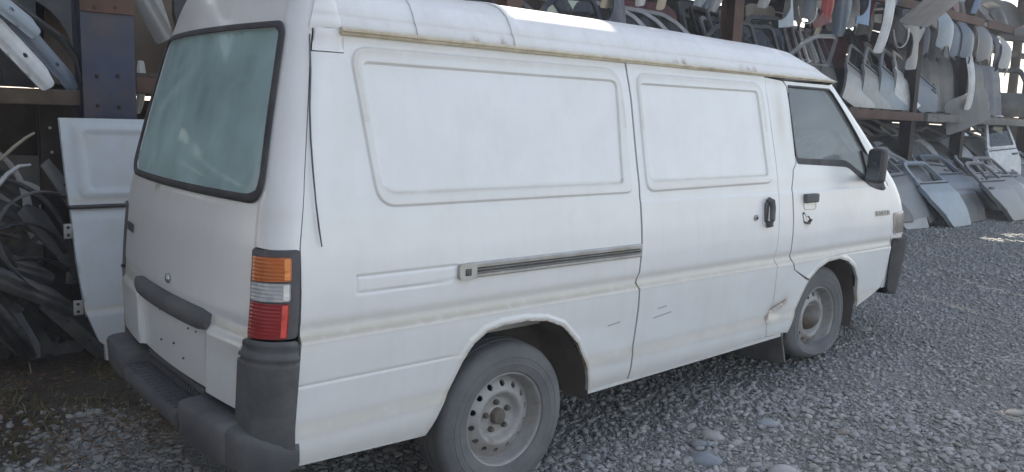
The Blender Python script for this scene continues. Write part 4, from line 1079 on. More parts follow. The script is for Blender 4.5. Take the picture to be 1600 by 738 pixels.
# dark boards added to block the bright sky behind the rack, with random gaps
BOARD = mat('dark_blocking_board', (.050, .042, .036), .9, var=.3, vscale=4, dirt=(.09, .07, .05), dirt_amt=.5, dscale=3)
for (zb, zt_) in ((.12, 1.50), (1.84, 3.19)):
    x = -4.1
    while x < 21:
        wd_ = rng.uniform(.45, .8); xc = x+wd_/2
        if zb < 1:
            a0, a1 = zb+float(gz(xc))+rng.choice([0, 0, 0, .1]), zt_+float(gz(xc))+(.08 if xc < 2.5 else 0)-rng.choice([0, 0, 0, .05, .25 if xc > 9 else .03])
            skip = rng.random() < (.02 if xc < 9 else .10)
        else:
            a0, a1 = zb+rng.choice([0, 0, .06]), zt_+.02-rng.choice([0, 0, 0, .05])
            skip = rng.random() < .05 or xc > 17.3 or (-1.7 < xc < -1.3)
        if not skip: rp('sky_blocking_board', lambda bm: box(bm, (xc, 4.665+.012*(int(x*10) % 2), (a0+a1)/2), (wd_-.006, .018, a1-a0), Euler((0, R(rng.uniform(-1, 1)), 0)).to_matrix()), BOARD)
        x += wd_
# cross braces at the back
for a, b, z0, z1 in ((-.7, 2.4, .2, 1.5), (5.7, 10.3, .2, 1.6), (12.4, 15.2, 1.9, 3.1)):
    rp('brace', lambda bm: tube(bm, [(a, 4.62, z0), (b, 4.62, z1)], .02, 6), DKSTEEL)
# corrugated roof and back cladding added, mostly out of view, to shade the yard
def corr(p0, u, v, n):
    def f(bm):
        up = Vector(u).cross(Vector(v)).normalized(); rows = []
        for j in (0, 1): rows.append([bm.verts.new(Vector(p0)+Vector(u)*(i/n)+Vector(v)*j+up*(.012*(1 if i % 2 else -1))) for i in range(n+1)])
        g = [bm.faces.new((rows[0][i], rows[0][i+1], rows[1][i+1], rows[1][i])) for i in range(n)]
        bmesh.ops.solidify(bm, geom=g, thickness=.003)
    return f
for i in range(32):
    x = -5.0+i*.98
    if i in (7,):  # gap left in the added roof for a sunlit sliver on the van
        rp('shade_roof_sheet', corr((x, 4.36, 7.13), (.97, 0, 0), (0, .64, .05), 24), SHEETM); rp('shade_roof_sheet', corr((x, 1.55, 6.93), (.97, 0, 0), (0, 2.42, .17), 24), SHEETM); rp('shade_roof_sheet', corr((x+.60, 3.975, 7.105), (.37, 0, 0), (0, .383, .025), 10), SHEETM); continue
    rp('shade_roof_sheet', corr((x, 1.55, 6.93+.004*(i % 2)), (.97, 0, 0), (0, 3.45, .25), 24), SHEETM)
    zlo = 3.22 if x < 16.9 else 4.55
    zlo += (-.02, -.02, .0, -.02, .03)[i*7 % 5]
    if 10.5 < x < 15.2:      # strip left out of the added cladding to let sun onto the ground
        rp('shade_back_sheet', corr((x, 4.70, zlo), (.97, 0, 0), (0, 0, .95 if i != 18 else 1.6), 24), SHEETM); zlo = 6.2
    rp('shade_back_sheet', corr((x, 4.68, zlo), (.97, 0, 0), (0, 0, 7.0-zlo), 24), SHEETM)

# ================================================================== salvaged body panels
def paint(name, c, rough=.45, dirt=.5, rust=.0, metal=0.0):
    return mat(name, c, rough, metal, var=.08, vscale=4, dirt=(.22, .20, .17), dirt_amt=dirt, dscale=5, rust=rust)
PT = dict(
    white=paint('chalky_white_paint', (.62, .63, .64)), offwhite=paint('dull_offwhite_paint', (.50, .49, .46)), lgrey=paint('light_grey_paint', (.36, .37, .38)),
    silver=paint('dusty_silver_paint', (.40, .40, .41), .4, .4, 0, .3), grey=paint('mid_grey_paint', (.20, .205, .215)), slate=paint('slate_blue_paint', (.13, .16, .21)),
    blue=paint('faded_blue_paint', (.14, .22, .36)), lblue=paint('pale_blue_grey_paint', (.29, .34, .39)), navy=paint('dark_navy_paint', (.03, .04, .075)),
    black=paint('dusty_black_paint', (.025, .026, .028), .4, .35), char=paint('charcoal_paint', (.07, .072, .078), .45, .5), red=paint('faded_red_paint', (.30, .045, .045)),
    maroon=paint('dark_maroon_paint', (.12, .02, .03)), primer=paint('dusty_inner_primer', (.085, .085, .088), .7), brown=paint('brown_primer', (.17, .12, .085), .8, .5), teal=paint('teal_paint', (.03, .14, .15)), beige=paint('dusty_beige_paint', (.42, .37, .28)))
DGLASS = glass('dark_salvage_glass', (.10, .12, .12), .35, (.10, .11, .11), .06)
def part_mesh(name, outline, holes, w, res=.06, flange=.02, bres=None):
    def fn(v): return np.stack([v[:, 0], -w(v), v[:, 1]], 1)
    return sheet(name, outline, holes, fn, res, flange, bres=bres or res)
def mirror_poly(p, W): return [(W-a, b) for a, b in p][::-1]
def centred(p, W): return [(a-W/2, b) for a, b in p]
LIB = {}
def door_lib(kind, flip):
    key = (kind, flip)
    if key in LIB: return LIB[key]
    W = .95 if kind == 'rear' else 1.05
    if kind == 'rear':
        skin = [(.36, 0), (.95, 0), (.955, .30), (.94, .68), (.0, .66), (-.02, .46), (.05, .34), (.13, .24), (.25, .10), (.32, .03)]
        fo = [(.0, .655), (.10, .98), (.20, 1.075), (.36, 1.10), (.90, 1.09), (.935, .675)]
        fi = [(.085, .70), (.165, .96), (.235, 1.03), (.37, 1.05), (.855, 1.04), (.885, .715)]
        hd = (.12, .54)
    elif kind == 'front':
        skin = [(.02, 0), (1.03, .02), (1.05, .32), (1.04, .67), (.0, .66), (-.01, .30)]
        fo = [(.0, .655), (.03, 1.08), (.10, 1.12), (.48, 1.10), (.68, 1.0), (1.03, .665)]
        fi = [(.055, .70), (.075, 1.04), (.12, 1.07), (.46, 1.05), (.64, .96), (.90, .715)]
        hd = (.12, .55)
    else:  # van style, tall upright window
        W = .90
        skin = [(.0, 0), (.88, .0), (.90, .35), (.90, .70), (.0, .70), (-.01, .35)]
        fo = [(.0, .695), (.02, 1.20), (.08, 1.27), (.56, 1.27), (.64, 1.22), (.90, .71)]
        fi = [(.055, .73), (.07, 1.18), (.11, 1.21), (.54, 1.21), (.60, 1.17), (.815, .74)]
        hd = (.14, .58)
    fo = rnd(fo, .05, 4); fi = rnd(fi, .045, 4); skin = rnd(skin, .03, 3)
    Hb = .68
    if flip: skin, fo, fi = mirror_poly(skin, W), mirror_poly(fo, W), mirror_poly(fi, W); hd = (W-hd[0], hd[1])
    skin, fo, fi = centred(skin, W), centred(fo, W), centred(fi, W); hd = (hd[0]-W/2, hd[1])
    def w(v):
        z = np.clip(v[:, 1]/Hb, 0, 1); d = .085*np.sin(np.pi*(.12+.80*z))-.02
        d = d+.010*sm((z-.62)/.05)*(1-sm((z-.68)/.25)); d -= .03*np.clip(np.abs(v[:, 0])/.5-.5, 0, 1)**2
        return np.where(v[:, 1] > Hb, d-.32*(v[:, 1]-Hb), d)
    ins = lambda p, k: [(a*k, b*(1-(1-k)*.3)+.01) for a, b in p]
    hb = w(np.array([[hd[0], hd[1]]]))[0]
    ms = {'outer_skin': part_mesh('outer_skin', skin, [], w, .05, .055, .035), 'window_frame': part_mesh('window_frame', fo, [fi], lambda v: w(v)+.004, .05, .035, .03),
          'window_glass': part_mesh('window_glass', fi, [], lambda v: w(v)-.012, .12, 0, .06)}
    ih = [rnd([(-.30, .12), (-.02, .10), (-.04, .34), (-.28, .36)], .06, 3), rnd([(.05, .12), (.25, .14), (.22, .40), (.06, .38)], .05, 3), [(.10+.05*math.cos(a), .52+.035*math.sin(a)) for a in np.linspace(0, 6.28, 11)[:-1]]]
    ms['inner_panel'] = part_mesh('inner_panel', ins(skin, .96), ih, lambda v: w(v)*.4-.055-.012*np.cos(v[:, 0]*14)*np.cos(v[:, 1]*12), .06, .0, .04)
    bm = bmesh.new(); box(bm, (hd[0], -hb-.008, hd[1]), (.15, .03, .035), bevel=.008); ms['door_handle'] = bm_mesh('door_handle', bm, 40)
    bm = bmesh.new()
    pts = [Vector((a, -float(w(np.array([[a, .672]]))[0])-.012, .672)) for a in np.linspace(-W/2+.03, W/2-.03, 6)]; tube(bm, pts, .009, 6); ms['belt_moulding'] = bm_mesh('belt_moulding', bm, 60)
    LIB[key] = ms; return ms
def M4(loc, lean, yaw, roll, sc=1.0):
    return Matrix.Translation(Vector(loc)) @ Matrix.Rotation(R(yaw), 4, 'Z') @ Matrix.Rotation(-R(lean), 4, 'X') @ Matrix.Rotation(R(roll), 4, 'Y') @ Matrix.Scale(sc, 4)
def child_obj(name, me, M, par):
    o = bpy.data.objects.new(name, me); COL.objects.link(o); o.parent = par
    if not me.materials: me.materials.append(M)
    o.material_slots[0].link = 'OBJECT'; o.material_slots[0].material = M
    return o
def car_door(loc, label, colr='grey', kind='rear', flip=False, lean=30, yaw=0, roll=0, sc=1.0, glazed=False, frame=None, group='salvaged car doors', handle=True):
    e = empty('car_door', loc, label, 'car door', group); e.matrix_world = M4(loc, lean, yaw, roll, sc)
    ms = door_lib(kind, flip); P_ = PT[colr]
    sk = child_obj('outer_skin', ms['outer_skin'], P_, e); child_obj('inner_panel', ms['inner_panel'], PT['primer'] if colr not in ('black', 'navy') else P_, e)
    fr = child_obj('window_frame', ms['window_frame'], PT[frame] if frame else P_, e)
    if handle: child_obj('door_handle', ms['door_handle'], BLACKP, sk)
    child_obj('belt_moulding', ms['belt_moulding'], RUBBER, fr)
    if glazed: child_obj('window_glass', ms['window_glass'], DGLASS, fr)
    return e
def lib(name, fn):
    if name not in LIB: LIB[name] = fn()
    return LIB[name]
def fender_mesh():
    arch = [(.47+.36*math.cos(a), .0+.36*math.sin(a)) for a in np.linspace(math.pi, 0, 17)]
    o = [(-.02, .10), (.03, .02)]+arch[0:0]+[(.11, .02)]+arch[1:-1]+[(.83, -.02), (.98, -.03), (1.0, .30), (1.02, .52), (.80, .60), (.40, .60), (.10, .52), (0, .42)]
    o = [(a-.5, b) for a, b in o]
    def w(v): return .05*np.sin(np.pi*np.clip((v[:, 1]+.05)/.6, 0, 1))-.9*np.clip(v[:, 1]-.43, 0, 1)**1.5*2-.12*np.clip(-.25-v[:, 0], 0, 1)**1.5*4+.012*sm((v[:, 1]-.3)/.03)
    return part_mesh('fender', o, [], w, .04, .025, .03)
def quarter_mesh():
    o = rnd([(0, 0), (.30, .0), (.42, .12), (.52, .30), (.70, .36), (.95, .30), (1.05, .15), (1.25, .12), (1.25, .55), (1.0, .68), (.72, .70), (.45, 1.15), (.36, 1.15), (.44, .72), (.10, .68)], .06, 3)
    o = [(a-.62, b) for a, b in o]
    return part_mesh('quarter_panel', o, [], lambda v: .08*np.sin(np.pi*np.clip(v[:, 1]/.72, 0, 1))-.25*np.clip(v[:, 1]-.7, 0, 1), .05, .03, .04)
def bonnet_mesh():
    o = rnd([(-.62, 0), (.62, 0), (.58, .85), (.45, .92), (-.45, .92), (-.58, .85)], .08, 4)
    return part_mesh('bonnet', o, [], lambda v: .05*(1-(v[:, 0]/.6)**2)-.12*np.clip(v[:, 1]-.6, 0, 1)**2*3+.012*np.exp(-((np.abs(v[:, 0])-.28)/.05)**2), .06, .03, .05)
def strip_mesh():
    o = rnd([(-.10, 0), (.02, .0), (.09, .25), (.10, .95), (.06, 1.15), (-.07, 1.15), (-.10, .95), (-.09, .3)], .03, 3)
    return part_mesh('pillar_strip', o, [], lambda v: .05*(1-(v[:, 0]/.1)**2)-.028*np.exp(-(v[:, 0]/.012)**2)+.10*np.sin(np.pi*v[:, 1]/1.2), .022, .02, .03)
def arc_mesh():
    """curved wheel-arch flare / door aperture hoop"""
    bm = bmesh.new(); tube(bm, [(.45*math.cos(a), -.02*math.sin(3*a), .62*math.sin(a)**.8 if math.sin(a) > 0 else 0) for a in np.linspace(.02, math.pi-.02, 28)], .021, 8, flat=(1.5, .7)); return bm_mesh('hoop', bm, 50)
def bumper_mesh():
    bm = bmesh.new(); rings = []
    for k in range(21):
        t = -1+2*k/20; x = t*.78; y = .20*abs(t)**3
        rings.append([bm.verts.new((x, y+b, z)) for b, z in ((.05, 0), (0, .03), (-.02, .10), (-.01, .18), (.02, .22), (.06, .23))])
    g = []
    for A, B in zip(rings, rings[1:]):
        for i in range(5): g.append(bm.faces.new((A[i], A[i+1], B[i+1], B[i])))
    bmesh.ops.solidify(bm, geom=g, thickness=.006)
    return bm_mesh('bumper', bm, 40)
def hatch_mesh():
    o = rnd([(-.60, 0), (.60, 0), (.62, .45), (.48, .98), (-.48, .98), (-.62, .45)], .06, 4); h = rnd([(-.52, .46), (.52, .46), (.42, .90), (-.42, .90)], .06, 4)
    return part_mesh('hatch_panel', o, [h], lambda v: .05*np.sin(np.pi*np.clip(v[:, 1]/.5, 0, 1))-.4*np.clip(v[:, 1]-.45, 0, 1), .06, .04, .04)
def shoulder_mesh():
    o = rnd([(-.20, .05), (-.12, .01), (0, .07), (.10, .03), (.19, -.06), (.20, .50), (.14, .66), (-.15, .68), (-.20, .5)], .04, 4)
    return part_mesh('fender', o, [], lambda v: .07*(1-(v[:, 0]/.2)**2)-1.6*np.clip(v[:, 1]-.42, 0, 1)**1.7+.03*np.sin(v[:, 1]*6), .03, .025, .025)
def strut_mesh():
    o = rnd([(-.065, 0), (.02, -.01), (.06, .10), (.065, .80), (.10, 1.0), (.04, 1.12), (-.06, 1.10), (-.07, .6)], .025, 3)
    hs = [[(.01+.013*math.cos(a), c+.020*math.sin(a)) for a in np.linspace(0, 6.2832, 11)[:-1]] for c in (.24, .52, .86)]
    return part_mesh('body_strut', o, hs, lambda v: .016*sm((.045-np.abs(v[:, 0]))/.02)+.05*np.sin(v[:, 1]*2.6), .016, .03, .02)
KIND = dict(strut=(strut_mesh, 'body panel', 'strut'), shoulder=(shoulder_mesh, 'fender', 'wing'), fender=(fender_mesh, 'fender', 'front wing'), quarter_panel=(quarter_mesh, 'quarter panel', 'quarter'), bonnet=(bonnet_mesh, 'bonnet', 'bonnet'),
            pillar_strip=(strip_mesh, 'body panel', 'strip'), hoop=(arc_mesh, 'door hoop', 'hoop'), bumper=(bumper_mesh, 'bumper', 'bumper'), hatch_panel=(hatch_mesh, 'tailgate', 'hatch'))
def panel(kind, loc, label, colr, lean=0, yaw=0, roll=0, sc=1.0, group=None):
    f, cat, _ = KIND[kind]; me = lib(kind, f)
    o = bpy.data.objects.new({'shoulder': 'fender', 'strut': 'body_strut'}.get(kind, kind), me); COL.objects.link(o); o.matrix_world = M4(loc, lean, yaw, roll, sc)
    if not me.materials: me.materials.append(PT[colr])
    o.material_slots[0].link = 'OBJECT'; o.material_slots[0].material = PT[colr]
    return tag(o, label, cat, group or {'fender': 'salvaged fenders', 'shoulder': 'salvaged fenders', 'bonnet': 'salvaged bonnets'}.get(kind))
def G(x): return float(gz(x))
# ------------------------------------------------------------------ doors leaning on the ground, right of the van
car_door((9.15, 2.42, G(9)), 'grey rear door in the shade right behind the van nose, lowest of the row', 'lgrey', 'rear', lean=33, yaw=-4)
car_door((10.15, 2.22, G(10)), 'pale blue-grey rear door with wheel-arch cut, nearest to the van nose', 'lblue', 'rear', lean=33, yaw=0, handle=False, sc=1.04)
car_door((12.0, 2.08, G(12)), 'mid grey rear door with a scraped patch, second big one from the van', 'grey', 'rear', lean=34, yaw=0, sc=1.04)
car_door((13.55, 2.35, G(13)), 'chalky white rear door leaning third from the van', 'silver', 'rear', lean=33, yaw=0, sc=1.04)
car_door((15.2, 2.5, G(15)), 'silver door at the right edge of the photo with a bright top edge', 'silver', 'front', lean=34, yaw=0, sc=1.1)
NAMEC = dict(char='charcoal', grey='mid grey', lgrey='light grey', slate='slate blue', black='black', silver='silver', white='white', offwhite='off-white', navy='navy', lblue='pale blue', maroon='maroon')
for x, y, c, k, l in ((11.05, 2.36, 'char', 'rear', 'charcoal rear door squeezed between the pale blue and the mid grey big doors'), (12.85, 2.30, 'grey', 'rear', 'dusty grey rear door between the mid grey and the chalky white big doors'), (14.4, 2.5, 'char', 'rear', 'charcoal rear door left of the silver door at the right edge'), (9.6, 2.55, 'char', 'front', 'charcoal front door frame behind the pale blue-grey door')):
    car_door((x, y, G(x)), l, c, k, lean=32, yaw=rng.uniform(-3, 3), sc=1.08)
ROWS = [
 ('second layer of the pile', .25, 2.46, .12, 36, ['char', 'grey', 'lgrey', 'grey', 'char', 'slate', 'lgrey', 'grey', 'silver', 'char', 'grey', 'lgrey', 'grey', 'char', 'lgrey', 'grey']),
 ('third layer of the pile', .45, 2.66, .26, 38, ['grey', 'char', 'lgrey', 'slate', 'grey', 'char', 'lgrey', 'silver', 'grey', 'offwhite', 'char', 'grey', 'lgrey', 'char', 'grey', 'lgrey']),
 ('top layer of the pile', .15, 2.84, .44, 42, ['char', 'grey', 'char', 'slate', 'lgrey', 'grey', 'char', 'lgrey', 'grey', 'silver', 'slate', 'grey', 'lgrey', 'char', 'grey', 'silver'])]
ROWS.append(('back layer of the pile', .30, 3.12, .72, 44, ['grey', 'char', 'lgrey', 'grey', 'char', 'lgrey', 'slate', 'grey', 'lgrey', 'char', 'grey', 'silver', 'char', 'grey', 'lgrey', 'char']))
ORD = ['first', 'second', 'third', 'fourth', 'fifth', 'sixth', 'seventh', 'eighth', 'ninth', 'tenth', 'eleventh', 'twelfth', 'thirteenth', 'fourteenth', 'fifteenth', 'sixteenth']
for rname, dx, y0_, z0_, ln, cols_ in ROWS:
    for i, c in enumerate(cols_):
        k = ('front', 'rear', 'rear', 'front', 'van')[(i*3+int(z0_*10)) % 5]; x = 8.55+dx+.47*i
        dk = z0_ > .2 and (i+int(z0_*10)) % 3 != 0
        car_door((x, y0_+rng.uniform(-.04, .04), G(x)+z0_), f'{NAMEC[c]} {"framed dark " if dk else ""}door, {ORD[i]} from the van in the {rname}', ('char', 'black')[i % 2] if dk else c, k, flip=(i+int(z0_*10)) % 4 == 2, lean=ln+rng.uniform(-5, 4), yaw=rng.uniform(-10, 8), roll=rng.uniform(-12, 6), sc=rng.uniform(.88, 1.0),
                 glazed=(i*5+int(z0_*10)) % 4 == 1, frame=(('lgrey', 'grey')[i % 2] if dk and c in ('black', 'char') else c), handle=i % 2 == 0)
car_door((13.75, 2.90, .58), 'white glazed door frame standing upright above the pile', 'white', 'van', flip=True, lean=6, yaw=-10, roll=-4, glazed=True)

# ------------------------------------------------------------------ first shelf, right bays
D1 = 1.83
SK = [('black', 'darkest door at the left of the tight shelf stack'), ('char', 'charcoal door in the tight shelf stack left of the maroon one'), ('maroon', 'dark maroon door edge in the tight shelf stack'),
      ('lgrey', 'light grey door right of the maroon one in the shelf stack'), ('white', 'white door edge in the tight shelf stack'), ('silver', 'silver door near the right of the tight shelf stack'), ('char', 'charcoal door closing the right side of the shelf stack')]
for i, (c, l) in enumerate(SK):
    car_door((7.60+.17*i, 3.50, D1), l, c, 'van', lean=3, yaw=17, roll=0, sc=.80, frame='silver' if i in (5,) else None)
for i, (c, l, k, gl) in enumerate([('silver', 'silver door with dark oval handle recess tilted on the shelf', 'van', True), ('lgrey', 'light grey tilted door shell behind the silver tilted one', 'van', False), ('lblue', 'pale blue tilted door with empty window on the shelf', 'van', False), ('white', 'white tilted door with rounded empty window on the shelf', 'rear', False), ('slate', 'slate blue tilted door last of the tilted group on the shelf', 'van', False)]):
    car_door((9.15+.40*i, 3.36-.05*i, D1-.02), l, c, k, flip=True, lean=12, yaw=-4, roll=24, glazed=gl, sc=.82)
car_door((7.15, 3.06, D1-.12), 'light grey door turned inside out beside the tight shelf stack, above the van roof', 'lgrey', 'front', lean=2, yaw=170, roll=0, sc=.85)
for x, c, k, l in ((5.95, 'black', 'front', 'black glazed door behind the van roof, right of the rusty post'), (6.40, 'navy', 'front', 'dark navy door with pale window edge above the van roof'), (6.75, 'char', 'van', 'charcoal door next to the inside-out grey door')):
    car_door((x, 3.25, D1-.1), l, c, k, flip=True, lean=6, yaw=-18, glazed=True, sc=.92, frame='char')
for x, l in ((4.15, 'black door with bright window trim, left of three above the van roof'), (4.50, 'black door with bright window trim, middle of three above the van roof'), (4.85, 'black door with bright window trim, nearest the rusty post')):
    car_door((x, 3.2, D1-.05), l, 'black', 'front', lean=8, yaw=-20, roll=3, frame='silver', glazed=True, sc=.85)
for x, c, l in ((1.6, 'black', 'black glazed door at the left end above the van roof'), (2.75, 'char', 'charcoal glazed door above the middle of the van roof'), (3.45, 'navy', 'navy glazed door low behind the van roof')):
    car_door((x, 3.25, D1-.1), l, c, 'front', flip=x > 3, lean=10, yaw=-8, glazed=True, sc=.95)
for i, (x, c, k, l) in enumerate(((10.95, 'black', 'bonnet', 'black bonnet standing on edge, left of the streaky black panels'), (11.5, 'char', 'bonnet', 'charcoal bonnet on edge behind the hanging pale fender'), (12.0, 'black', 'bonnet', 'streaky black bonnet on edge under the slate fender'), (12.75, 'black', 'bonnet', 'streaky black bonnet on edge under the grey fender'), (13.5, 'navy', 'bonnet', 'navy bonnet on edge near the open sky gap'))):
    panel(k, (x, 3.30, D1), l, c, lean=8, yaw=-12, sc=.95)
panel('hatch_panel', (14.45, 3.3, D1), 'black hatch with its empty window showing sky, at the right edge', 'black', lean=8, yaw=-40, sc=.95)
panel('bonnet', (11.95, 2.9, D1-.22), 'dark grey panel with a curled white edge jutting from the shelf', 'grey', lean=-14, yaw=-30, roll=-24, sc=.62)
q = at(1511, 172, 2.86); panel('pillar_strip', q, 'long white curved strip beside the dark jutting panel', 'white', lean=4, yaw=-15, roll=-5, sc=.80)

SK2 = ['char', 'black', 'slate', 'grey', 'navy', 'lgrey', 'char', 'black']
for i, c in enumerate(SK2):
    car_door((6.2+.15*i, 3.75, D1), f'on-edge {NAMEC[c]} door, {ORD[i]} from the left in the stack behind the van roof', c, ('front', 'van')[i % 2], lean=3, yaw=16+rng.uniform(-4, 4), sc=.88, frame='silver' if i in (2, 5) else None)
for i, c in enumerate(['black', 'char', 'grey', 'black', 'slate', 'char', 'black', 'grey', 'char', 'navy', 'black', 'char']):
    car_door((10.3+.36*i, 3.72, D1), f'{NAMEC[c]} door, {ORD[i]} from the left in the dark shelf row behind black bonnets', c, ('van', 'front', 'rear')[i % 3], flip=i % 2 == 0, lean=6, yaw=rng.uniform(-12, 18), roll=rng.uniform(-8, 8), sc=rng.uniform(.9, 1.05), frame='lgrey' if i % 4 == 1 else None)
for i, c in enumerate(['char', 'grey', 'black', 'slate', 'lgrey', 'char', 'maroon', 'grey', 'black', 'char', 'lgrey', 'grey', 'char', 'slate']):
    panel(('bonnet', 'shoulder', 'fender', 'bonnet')[i % 4], (8.6+.58*i, 3.25+.12*(i % 3), 3.36), f'{NAMEC[c]} panel lying on the upper beam level, {ORD[i]} from the left', c, lean=rng.uniform(5, 40), yaw=rng.uniform(-25, 25), roll=rng.uniform(-30, 30), sc=rng.uniform(.7, .95), group='panels on the upper level of the rack')
# ------------------------------------------------------------------ parts hanging from the upper beam: (place of the lower end, distance)
def hang(kind, px, py, Y, colr, label, lean=0, yaw=0, roll=0, sc=1.0, dz=0.0): 
    q = at(px, py, Y); return panel(kind, (q.x, q.y, q.z+dz), label, colr, lean, yaw, roll, sc)
hang('bonnet', 1428, 38, 2.85, 'silver', 'silver bonnet hanging flat under the upper beam', lean=-52, yaw=-6, sc=.62)
hang('shoulder', 1472, 78, 2.85, 'lblue', 'pale blue fender hanging left in the group of hanging fenders', yaw=-14, roll=2, sc=.85)
hang('shoulder', 1489, 92, 2.95, 'slate', 'narrow slate fender edge between the pale blue and the slate fender', yaw=-2, roll=-2, sc=.85)
hang('shoulder', 1506, 94, 2.85, 'slate', 'slate blue fender hanging above the long white strip', yaw=-6, roll=4, sc=.85)
hang('shoulder', 1534, 98, 2.85, 'grey', 'mid grey fender hanging right of the slate one', yaw=-14, roll=2, sc=.85)
hang('shoulder', 1553, 108, 2.95, 'navy', 'dark navy fender hanging near the open sky gap', yaw=10, roll=-2, sc=.85)
hang('shoulder', 1564, 112, 2.85, 'lgrey', 'light grey fender hanging against the sky, rightmost fender', yaw=-4, roll=14, sc=.85)
for px, c, l in ((1478, 'lgrey', 'light grey fender behind the pale blue hanging one'), (1518, 'char', 'charcoal fender between the slate and mid grey hanging ones'), (1541, 'black', 'black fender just behind the mid grey hanging one')):
    hang('shoulder', px, 92, 3.25, c, l, yaw=5, roll=0, sc=.85)
HC = [(1235, 40, 'char', 'left end of the second rank of hanging parts'), (1252, 34, 'slate', 'slate fender behind the maroon pointed panel'), (1300, 52, 'char', 'charcoal fender between the red and blue-grey strips, further back'), (1328, 48, 'lgrey', 'light grey fender in the second rank right of the blue-grey strip'), (1345, 60, 'black', 'black fender in the second rank left of the white double-ribbed strip'), (1398, 72, 'char', 'charcoal fender behind the white double-ribbed strip'), (1422, 84, 'grey', 'mid grey fender in the second rank below the silver bonnet'), (1440, 88, 'slate', 'slate fender in the second rank right of the silver bonnet'), (1456, 96, 'char', 'charcoal fender just left of the pale blue hanging one')]
for px, py, c, l in HC: hang('shoulder', px, py, 3.35, c, l if 'fender' in l else 'charcoal fender at the '+l, yaw=rng.uniform(-20, 10), roll=rng.uniform(-8, 8), sc=.9)
hang('bumper', 1592, 66, 2.9, 'char', 'charcoal bumper lying on the upper beam at the right edge', yaw=-15, sc=.8)
hang('pillar_strip', 1371, 84, 2.88, 'white', 'white double-ribbed strip hanging left of the grey quarter panel', yaw=-12, roll=2, sc=1.0)
hang('pillar_strip', 1388, 24, 2.95, 'blue', 'blue strip hanging right behind the white double-ribbed strip', yaw=-20, sc=.95)
hang('quarter_panel', 1408, 62, 2.9, 'grey', 'grey quarter panel with white window curve hanging beside the silver bonnet', yaw=-4, roll=84, sc=.66)
hang('hoop', 1408, 44, 2.86, 'white', 'white curved window hoop in front of the grey quarter panel', yaw=-4, roll=172, sc=.42)
hang('pillar_strip', 1288, 38, 2.9, 'red', 'faded red strip hanging left of the blue-grey strip', yaw=-20, roll=-7, sc=1.05)
hang('pillar_strip', 1312, 58, 2.9, 'slate', 'blue-grey strip hanging above the inside-out door', yaw=-40, roll=-3, sc=1.05)
hang('fender', 1341, 0, 2.9, 'blue', 'faded blue fender hanging at the top, right of the blue-grey strip', yaw=-2, roll=88, sc=.6)
hang('pillar_strip', 1352, 34, 3.1, 'maroon', 'dark maroon strip left of the white double-ribbed strip', yaw=-20, roll=4, sc=.9)
hang('fender', 1216, 6, 2.9, 'lblue', 'pale blue pointed fender hanging right of the rusty post', yaw=-4, roll=78, sc=.55)
hang('pillar_strip', 1192, 14, 3.0, 'lgrey', 'light grey strip hanging nearest the rusty post on its right', yaw=-20, roll=5, sc=.9)
hang('fender', 1264, 8, 2.95, 'maroon', 'maroon pointed panel with white trim hanging left of the red strip', yaw=-15, roll=66, sc=.6)
hang('hoop', 1262, 10, 2.9, 'white', 'white bent trim in front of the maroon panel', yaw=-15, roll=178, sc=.32)
hang('fender', 1258, 44, 3.5, 'beige', 'dusty beige panel deep in the rack behind the red strip', yaw=-15, roll=20, sc=.5)
hang('bonnet', 1188, 54, 3.9, 'beige', 'dusty beige panel just right of the rusty post', lean=5, yaw=-15, sc=.42)
for px, py, c, l in ((1092, 12, 'lblue', 'first of three small pointed pieces left of the rusty post'), (1103, 15, 'slate', 'middle one of three small pointed pieces left of the rusty post'), (1114, 19, 'lgrey', 'largest of three small pointed pieces beside the rusty post')):
    hang('pillar_strip', px, py, 2.95, c, l, yaw=-30, roll=12, sc=.75)
hang('pillar_strip', 1031, 16, 2.95, 'beige', 'beige piece hanging above the bright-trimmed doors', yaw=10, roll=-8, sc=.8)
hang('pillar_strip', 1003, 10, 3.0, 'white', 'white sliver hanging at the top left of the bright-trimmed doors', yaw=-30, roll=-8, sc=.7)
for px, c, l in ((944, 'beige', 'left beige strip hanging over the van roof'), (958, 'offwhite', 'right off-white strip hanging over the van roof')):
    hang('pillar_strip', px, 14, 3.0, c, l, yaw=10, sc=.8)
hang('fender', 918, 8, 3.0, 'navy', 'navy fender tip hanging over the middle of the van roof', yaw=-20, roll=80, sc=.7)
hang('pillar_strip', 1503, 4, 2.9, 'lblue', 'pale blue strip above the pale blue fender at the very top', yaw=-20, sc=.7)
hang('pillar_strip', 1521, 22, 2.9, 'blue', 'blue strip hanging at the top above the slate fender', yaw=-20, sc=.7)
hang('fender', 1585, 20, 2.95, 'char', 'charcoal fender tip pointing down at the top right corner', yaw=-40, roll=80, sc=.8)

# ------------------------------------------------------------------ dim back rows of the rack
ORDW = ORD+['seventeenth', 'eighteenth', 'nineteenth']
for lev, z0 in ((0, .05), (1, 1.83), (2, 1.83)):
    for i in range(19):
        x = -3.6+1.0*i+rng.uniform(-.12, .12)+.4*(lev == 2)
        if x > 12.9 or (lev == 0 and rng.random() < .12): continue
        k_ = rng.choice(['bonnet', 'bonnet', 'fender', 'hatch_panel']); c_ = rng.choice(['char', 'black', 'navy', 'brown', 'char', 'maroon', 'grey'])
        panel(k_, (x, 4.25-.45*(lev == 2), z0+(G(x) if lev == 0 else 0)), f'{dict(char="charcoal", black="black", navy="navy", brown="brown", maroon="maroon", grey="grey")[c_]} {k_.replace("_", " ")} in the dim {("rear row under the shelf", "rear row on the shelf", "middle row on the shelf")[lev]}, place {ORDW[i]} from the left', c_, lean=rng.uniform(4, 12), yaw=rng.uniform(-25, 25), roll=rng.uniform(-6, 6), sc=rng.uniform(1.05, 1.3), group='dim panels in the back rows of the rack')

